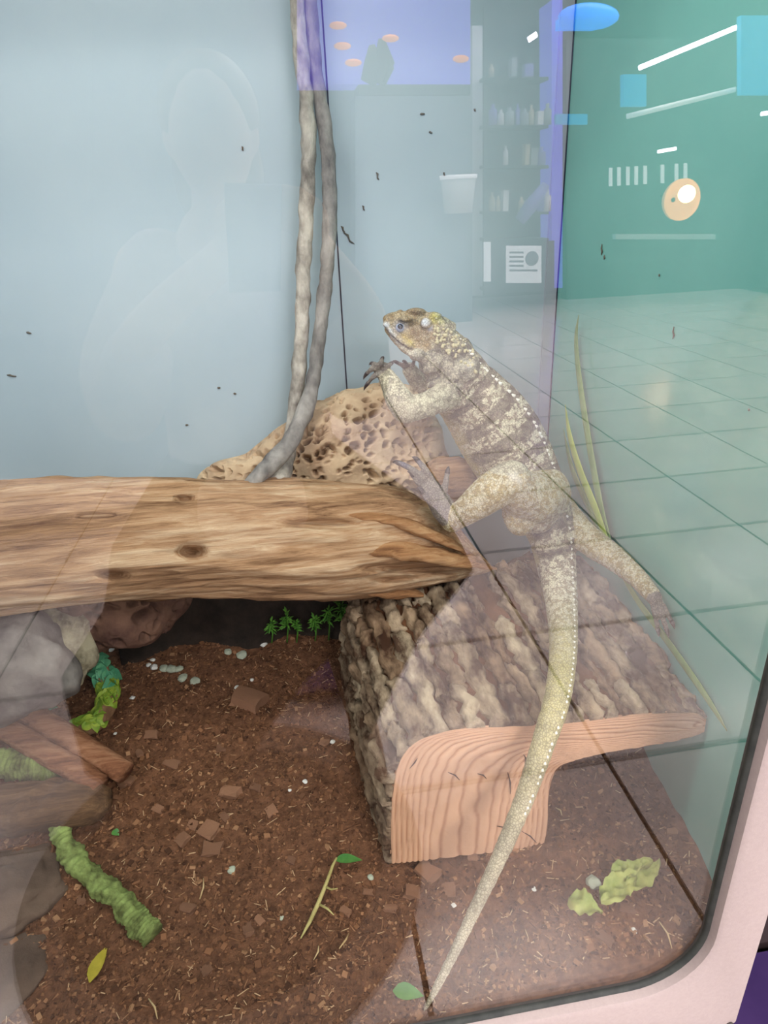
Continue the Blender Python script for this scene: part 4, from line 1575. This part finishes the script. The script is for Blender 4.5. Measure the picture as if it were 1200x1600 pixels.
def rectbox(mb_, x0, y0, x1, y1, Ym, th=.3):           # mirrored pixel rectangle as a box standing at depth Ym
    c = [SM(x, y, Ym) for x, y in ((x0, y0), (x1, y0), (x1, y1), (x0, y1))]
    bk = [p + Vector((0, -th, 0)) for p in c]
    return mb_.add(c + bk, [(0, 1, 2, 3), (7, 6, 5, 4), (0, 4, 5, 1), (1, 5, 6, 2), (2, 6, 7, 3), (3, 7, 4, 0)])


m_shelf = mat('dark_shelf', (34, 36, 46), (44, 46, 58), 4, rough=0.5)
m_pale = mat('pale_plastic', (196, 198, 200), rough=0.5)
m_cab = mat('blue_grey_cabinet', (104, 116, 132), (114, 126, 142), 2, rough=0.5)
m_vio = mat('violet_lit_tank', (92, 84, 200), rough=0.3, emit=(118, 100, 235), estr=2.2)
m_vio2 = mat('violet_lit_edge', (92, 84, 200), rough=0.3, emit=(104, 90, 235), estr=2.2)
m_blue = mat('blue_lit_sign', (30, 110, 220), rough=0.3, emit=(30, 140, 255), estr=4.5)
m_cyan = mat('cyan_lit_sign', (40, 150, 200), rough=0.3, emit=(40, 150, 215), estr=2.2)
m_tubel = mat('white_tube_light', (255, 255, 255), emit=(250, 240, 255), estr=16.0)
m_bulb = mat('warm_bulb', (255, 240, 210), emit=(255, 226, 180), estr=28.0)
m_dome = mat('warm_lamp_shade', (214, 170, 130), rough=0.4, emit=(226, 160, 110), estr=2.0)
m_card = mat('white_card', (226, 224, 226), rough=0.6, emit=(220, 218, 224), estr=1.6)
m_ink = mat('print_ink', (120, 116, 128), rough=0.7)
m_orange = mat('orange_fish', (236, 132, 60), rough=0.4, emit=(240, 140, 80), estr=2.0)
m_prod = [mat('goods_%s' % n, c, rough=0.5) for n, c in (('white', (214, 214, 216)), ('tan', (186, 172, 144)), ('grey', (140, 146, 154)), ('violet', (118, 104, 190)))]

# violet-lit aquarium on a blue-grey cabinet
aq = thing('aquarium_cabinet', SM(650, 600, 8.2), 'violet-lit aquarium on a blue-grey cabinet across the shop', 'aquarium')
rectbox(MB(), 555, 150, 738, 560, 8.2, .5).build('cabinet', m_cab, aq, False)
tk = rectbox(MB(), 466, -60, 735, 132, 8.2, .4).build('tank', m_vio, aq, False)
rectbox(MB(), 560, 132, 735, 148, 8.18, .4).build('rim', m_shelf, aq, False)
for px, py in ((535, 72), (552, 98), (528, 40), (720, 92), (610, 60)):
    c = SM(px, py, 8.15)
    MB().ball(c, (.09, .03, .035), 10, 6).build('fish', m_orange, tk)
for k, (px, h_) in enumerate(((575, 60), (600, 45), (590, 70))):
    a_, b_ = SM(px, 130, 8.17), SM(px + 6, 130 - h_, 8.17)
    MB().tube([a_, (a_ + b_) / 2 + Vector((.05, 0, 0)), b_], [.08, .11, .03], 8, flat=.3).build('water_plant', m_shelf, tk)
tub = thing('white_tub', SM(716, 335, 8.0), 'white plastic tub standing by the aquarium cabinet', 'tub')
c0, c1 = SM(716, 333, 7.9), SM(716, 280, 7.9)
MB().tube([c0, c1], [.15, .19], 20).build('body', m_pale, tub)
MB().tube([c1, c1 + Vector((0, 0, .04))], [.20, .205], 20).build('rim', m_card, tub)

# pale pillar and dark shelving with goods and a sign
pl = rectbox(MB(), 738, 40, 754, 462, 9.3, .14).build('pillar', m_pale, None, False)
tag(pl, 'narrow pale post beside the dark shelving', 'post')
sh = thing('shop_shelving', SM(820, 455, 9.4), 'dark shop shelving unit stocked with goods', 'shelf')
rectbox(MB(), 756, 10, 878, 456, 9.45, .06).build('back', m_shelf, sh, False)
for y in (120, 195, 258, 330, 372, 450):
    rectbox(MB(), 756, y, 878, y + 5, 9.1, .35).build('shelf_board', m_shelf, sh, False)
rectbox(MB(), 862, 0, 879, 450, 9.0, .4).build('lit_side', m_vio2, sh, False)
rnd = random.Random(4)
for y, hh in ((120, 30), (195, 34), (258, 36), (330, 34)):
    x = 764
    while x < 850:
        w_ = rnd.uniform(6, 13)
        h_ = hh * rnd.uniform(.6, 1.0)
        if rnd.random() < .72:
            mm = rnd.choice(m_prod)
            c0, c1 = SM(x + w_ / 2, y, 9.0), SM(x + w_ / 2, y - h_, 9.0)
            r_ = w_ * .5 * 9.0 / F
            mb_ = MB()
            if rnd.random() < .5:
                mb_.tube([c0, c0.lerp(c1, .7), c0.lerp(c1, .8), c1], [r_, r_, r_ * .45, r_ * .45], 10)
                o = mb_.build('bottle', mm, None, base=c0)
                tag(o, 'small bottle standing on the dark shop shelving', 'bottle', 'bottles on the shop shelving')
            else:
                mb_.box((c0.x - r_, c0.y - .06, c0.z), (c0.x + r_, c0.y + .06, c1.z))
                o = mb_.build('carton', mm, None, False, base=c0)
                tag(o, 'small carton standing on the dark shop shelving', 'carton', 'cartons on the shop shelving')
        x += w_ + rnd.uniform(1, 4)
cu = thing('violet_cushion', SM(832, 330, 8.9), 'folded violet and pink cushion leaning on the lower shelf', 'cushion')
MB().tube([SM(812, 345, 8.9), SM(830, 320, 8.88), SM(852, 290, 8.9)], [.12, .15, .09], 12, flat=.6).build('body', m_prod[3], cu)
sg = thing('shop_sign', SM(820, 445, 8.8), 'white printed notice on the front of the dark shelving base', 'sign')
rectbox(MB(), 756, 376, 866, 454, 8.85, .03).build('backing', m_shelf, sg, False)
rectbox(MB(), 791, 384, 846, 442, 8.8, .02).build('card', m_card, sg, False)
for y in (393, 400, 407, 414, 421):
    rectbox(MB(), 796, y, 818 if y < 418 else 840, y + 3, 8.79, .005).build('text_line', m_ink, sg, False)
c = SM(831, 404, 8.79)
MB().ball(c, (.09, .004, .09), 14, 8).build('picture', m_ink, sg)
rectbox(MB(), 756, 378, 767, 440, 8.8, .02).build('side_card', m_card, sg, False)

# lit signs and strip lights on the right
for k, (x0, y0, x1, y1, mm, lab) in enumerate(((872, 30, 930, 46, m_blue, 'bright blue lit shop sign, the rectangular bar under a dome'), (870, 178, 918, 194, m_cyan, 'small cyan lit shelf sign below the blue one'),
                                               (974, 116, 1010, 166, m_cyan, 'upright cyan panel under the strip light'), (1158, 24, 1215, 148, m_cyan, 'large cyan lit panel past the strip lights'))):
    o = rectbox(MB(), x0, y0, x1, y1, 8.4, .08).build('lit_sign', mm, None, False)
    tag(o, lab, 'sign')
o = MB().ball(SM(920, 26, 8.65), (.36, .05, .13), 20, 12).build('lit_sign', m_blue, None)
tag(o, 'blue lit dome-shaped shop sign', 'sign')
for k, (a_, b_, r_, mm, lab) in enumerate((((999, 106), (1150, 43), .028, m_tubel, 'long white strip light slanting above the shop fixture'), ((826, 62), (838, 54), .03, m_tubel, 'short white strip light above the shelving'),
                                           ((1028, 237), (1056, 232), .02, m_tubel, 'short pinkish strip light above the row of white tags'), ((980, 182), (1148, 140), .03, m_card, 'pale curved rail below the long strip light'),
                                           ((1190, 178), (1215, 174), .025, m_tubel, 'short strip light past the pale rail'))):
    p, q = SM(*a_, 8.6), SM(*b_, 8.6)
    o = MB().tube([p, (p + q) / 2, q], r_, 10).build('strip_light', mm, None, base=p)
    tag(o, lab, 'strip light')
fx = thing('display_fixture', SM(1020, 480, 9.2), 'dark green-grey display fixture under the strip lights', 'fixture')
m_fix = mat('fixture_dark', (52, 62, 66), (62, 72, 74), 3, rough=0.6)
rectbox(MB(), 885, 60, 1230, 500, 9.45, .2).build('body', m_fix, fx, False)
rectbox(MB(), 962, 366, 1118, 374, 9.2, .1).build('ledge', m_pale, fx, False)
for x in (952, 965, 979, 992, 1006, 1033, 1055, 1069):
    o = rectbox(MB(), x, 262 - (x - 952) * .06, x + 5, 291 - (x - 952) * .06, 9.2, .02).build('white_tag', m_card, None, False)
    tag(o, 'white hanging tag in the row on the display fixture', 'tag', 'white tags on the display fixture')
# round warm lamp
lp = thing('dome_lamp', SM(1068, 310, 8.5), 'round warm glowing lamp with a dome shade and bright bulb', 'lamp')
mb_ = MB()
c = SM(1066, 312, 8.5)
prof = [(0.24, 0.0), (.235, .06), (.2, .13), (.14, .18), (.05, .2), (.03, .21)]
mb_.tube([c + Vector((0, -v_, 0)) for u_, v_ in prof], [u_ for u_, v_ in prof], 28, upv=(0, 0, 1))
mb_.f = mb_.f[:-2]
mb_.build('shade', m_dome, lp)
MB().ball(SM(1073, 303, 8.4), .10, 18, 12).build('bulb', m_bulb, lp)
MB().tube([c + Vector((0, -.2, 0)), c + Vector((0, -.5, .05))], .02, 8).build('arm', m_shelf, lp)

lc = thing('added_cabinet', SM(20, 748, 3.05), 'tall blue-grey cabinet added behind the viewer to block the mirrored floor', 'cabinet')  # added to block the pale floor reflection at the left
rectbox(MB(), -420, -300, 456, 748, 3.05, .4).build('body', m_cab, lc, False)
for xa in (-230, -40, 270):
    rectbox(MB(), xa + 4, -280, xa + 182, 700, 3.035, .014).build('door', m_cab, lc, False)

# dark oval added to dim the reflection, and violet crate on the shop floor
m_dimmer = mat('reflection_dimmer', (56, 50, 48), (76, 68, 64), 30, rough=0.9)
o = thing('dimming_oval', (-.25, -.11, 0), None, None)
m_border = mat('reflection_dimmer_rim', (112, 100, 96), (128, 116, 110), 60, rough=0.95)  # paler rim softens the edge of the dimmed reflection
for nm_, z0, z1, rx_, ry_, mm2 in (('border', 0, .010, .45, .45, m_border), ('centre', .0105, .013, .36, .34, m_dimmer)):
    mm_ = MB().tube([(0, 0, z0), (0, 0, (z0 + z1) / 2), (0, 0, z1)], [1, 1, .985], 56)
    for v in mm_.v:
        v.x, v.y = -.25 + v.x * rx_, -.11 + v.y * ry_
    mm_.build(nm_, mm2, o, False)
tag(o, 'dark oval with a lighter border, added on the tiles to dim their reflection', 'mat')
vc = thing('violet_crate', (0.01, -0.78, 0), 'violet plastic crate on the floor behind the viewer', 'crate')
m_crate = mat('violet_plastic', (112, 72, 206), (122, 84, 216), 6, rough=0.35)
m_bin = mat('dark_violet_plastic', (62, 44, 92), (74, 54, 104), 6, rough=0.35)
MB().box((-.10, -.90, 0.0), (.13, -.65, .02)).build('bottom', m_crate, vc, False)
for (x0, y0, x1, y1) in ((-.10, -.66, .13, -.65), (-.10, -.90, .13, -.89), (-.10, -.9, -.09, -.65), (.12, -.9, .13, -.65)):
    MB().box((x0, y0, 0), (x1, y1, .26)).build('side', m_crate, vc, False)
vb = thing('violet_bin', (0.72, 0.78, 0), 'dark violet low bin beside the enclosure stand', 'bin')
MB().box((.575, .42, 0), (.98, .635, .15)).build('body', m_bin, vb, False)
MB().box((.57, .415, .15), (.985, .64, .165)).build('lid', m_bin, vb, False)
MB().box((.70, .50, .165), (.86, .54, .175)).build('lid_handle', m_dark, vb, False)
pa = thing('slatted_pallet', (0.85, 0.9, 0), 'dark slatted pallet beside the enclosure stand', 'pallet')
for k in range(7):
    y_ = .66 + k * .085
    MB().box((.575, y_, .13), (1.25, y_ + .068, .155)).build('slat', m_dark, pa, False)
for x_ in (.6, .9, 1.2):
    MB().box((x_, .66, 0), (x_ + .04, 1.24, .13)).build('bearer', m_dark, pa, False)

#=================================================================== THE VIEWER (only mirrored)
pc = Vector((-0.09, -0.40, 0))
pb = MB()


def pt(x, y, z):
    return pc + Vector((x, y, z))


def ptube(mb_, pts, n=24, seg=16, flat=None):
    P_ = cr([(*pt(*p[:3]), p[3]) for p in pts], n)
    mb_.tube([Vector(p[:3]) for p in P_], [p[3] for p in P_], seg, flat=flat)
    mb_.ball(P_[0][:3], P_[0][3], 12, 8)
    mb_.ball(P_[-1][:3], P_[-1][3], 12, 8)


ptube(pb, [(0, 0, .82, .14), (0, 0, 1.0, .125), (0, .01, 1.18, .135), (0, .01, 1.30, .10)], flat=.8)
ptube(pb, [(0, .01, 1.28, .055), (0, .02, 1.40, .052)])
pb.ball(pt(0, .035, 1.50), (.073, .09, .11), 20, 14)
pb.ball(pt(0, .122, 1.49), (.014, .018, .02), 10, 8)
pb.ball(pt(0, .07, 1.43), (.045, .05, .04), 12, 8)
for s in (-1, 1):
    pb.ball(pt(.073 * s, .03, 1.495), (.012, .02, .03), 10, 8)
    ptube(pb, [(.16 * s, 0, 1.28, .055), (.22 * s, .06, 1.12, .045), (.215 * s, .12, 1.05, .042)])
    ptube(pb, [(.215 * s, .12, 1.05, .042), (.19 * s - .0 + .045, .24, 1.19, .036), (.055 * s + .09, .345, 1.33, .027)])
    ptube(pb, [(.10 * s, 0, .80, .09), (.15 * s, .01, .48, .06), (.20 * s, -.01, .10, .04)])
    ptube(pb, [(.20 * s, -.03, .055, .042), (.205 * s, .06, .05, .038), (.21 * s, .14, .046, .032)])
    hx = .055 * s + .09
    pb.ball(pt(hx, .36, 1.355), (.03, .018, .04), 12, 8)
    for k in range(4):
        ptube(pb, [(hx - .01 * s, .365, 1.35 + .016 * k, .0085), (hx - .03 * s, .372 - .006, 1.352 + .016 * k, .008), (hx - .045 * s, .366 - .010, 1.352 + .016 * k, .0075)], 8, 8)
    ptube(pb, [(hx + .01 * s, .35, 1.34, .01), (hx - .012 * s, .345, 1.37, .009), (hx - .02 * s, .348, 1.395, .008)], 8, 8)
m_skin = mat('skin', (206, 168, 146), (214, 178, 156), 12, rough=0.6)
pm_ = remesh(pb, .007, 3)
pm_.transform(Matrix.Translation(-pc))
pm_.materials.append(m_skin)
pm_.polygons.foreach_set('use_smooth', [True] * len(pm_.polygons))
pe = bpy.data.objects.new('person', pm_)
pe.location = pc
COL.objects.link(pe)
tag(pe, 'person in pale top and long dark skirt holding up a phone', 'person')
tb_ = MB()
ptube(tb_, [(0, 0, .80, .19), (0, 0, .95, .175), (0, .01, 1.15, .165), (0, .01, 1.27, .125), (0, .01, 1.33, .075)], flat=.8)
for s in (-1, 1):
    ptube(tb_, [(.13 * s, 0, 1.28, .075), (.22 * s, .06, 1.12, .075), (.215 * s, .12, 1.05, .07)])
    ptube(tb_, [(.215 * s, .12, 1.05, .07), (.19 * s + .03, .20, 1.15, .06)])
tm_ = remesh(tb_, .012, 4)
m_top = mat('pale_knit_top', (196, 176, 172), (204, 186, 182), 90, rough=0.9)
tm_.transform(Matrix.Translation(-pc))
tm_.materials.append(m_top)
tm_.polygons.foreach_set('use_smooth', [True] * len(tm_.polygons))
o = bpy.data.objects.new('top', tm_)
o.parent = pe
COL.objects.link(o)
m_skirt = mat('dark_skirt', (34, 30, 32), (44, 40, 42), 20, rough=0.95)
mb_ = MB()
NK, NZ = 72, 20
for j in range(NZ + 1):
    for k in range(NK):
        a_ = 2 * math.pi * k / NK
        t = j / NZ
        hem = .10 + .41 * math.exp(-((a_ - math.pi / 2 + .42) / .30) ** 2) + .55 * math.exp(-((a_ - 3 * math.pi / 2 - .42) / .40) ** 2)
        z = .92 + (hem - .92) * t
        fr = (.92 - z) / .82
        xl = np.interp(z, [.1, .38, .55, .7, .92], [-.60, -.60, -.47, -.42, -.22])
        xr_ = np.interp(z, [.1, .38, .55, .7, .92], [.12, .26, .40, .34, .12])
        rx = (xr_ - xl) / 2
        cx_ = (xr_ + xl) / 2 - pc.x
        ry = .15 + .07 * fr
        fold = 1 + .04 * fr * math.sin(a_ * 11)
        mb_.v.append(pt(cx_ * min(1, fr * 3) + rx * math.cos(a_) * fold, ry * math.sin(a_) * fold, z))
mb_.f = [(j * NK + k, j * NK + (k + 1) % NK, (j + 1) * NK + (k + 1) % NK, (j + 1) * NK + k) for j in range(NZ) for k in range(NK)]
mb_.build('skirt', m_skirt, pe)
m_hair = mat('brown_hair', (104, 84, 70), (128, 104, 88), 60, (1, 1, .1), rough=0.6)
mb_ = MB()
mb_.ball(pt(0, .01, 1.53), (.088, .095, .10), 20, 14)
mb_.ball(pt(0, -.04, 1.44), (.085, .06, .13), 16, 10)
mb_.build('hair', m_hair, pe)
ph = MB()
pcn = CAM - fw * 0.014
ph.obox(pcn - fw * .0 + rt * -.02 + up * -.055, rt * .038, up * .078, fw * .0042)
phn = thing('phone', pcn, 'dark phone held up in both hands', 'phone')
ph.build('body', m_shelf, phn, False)
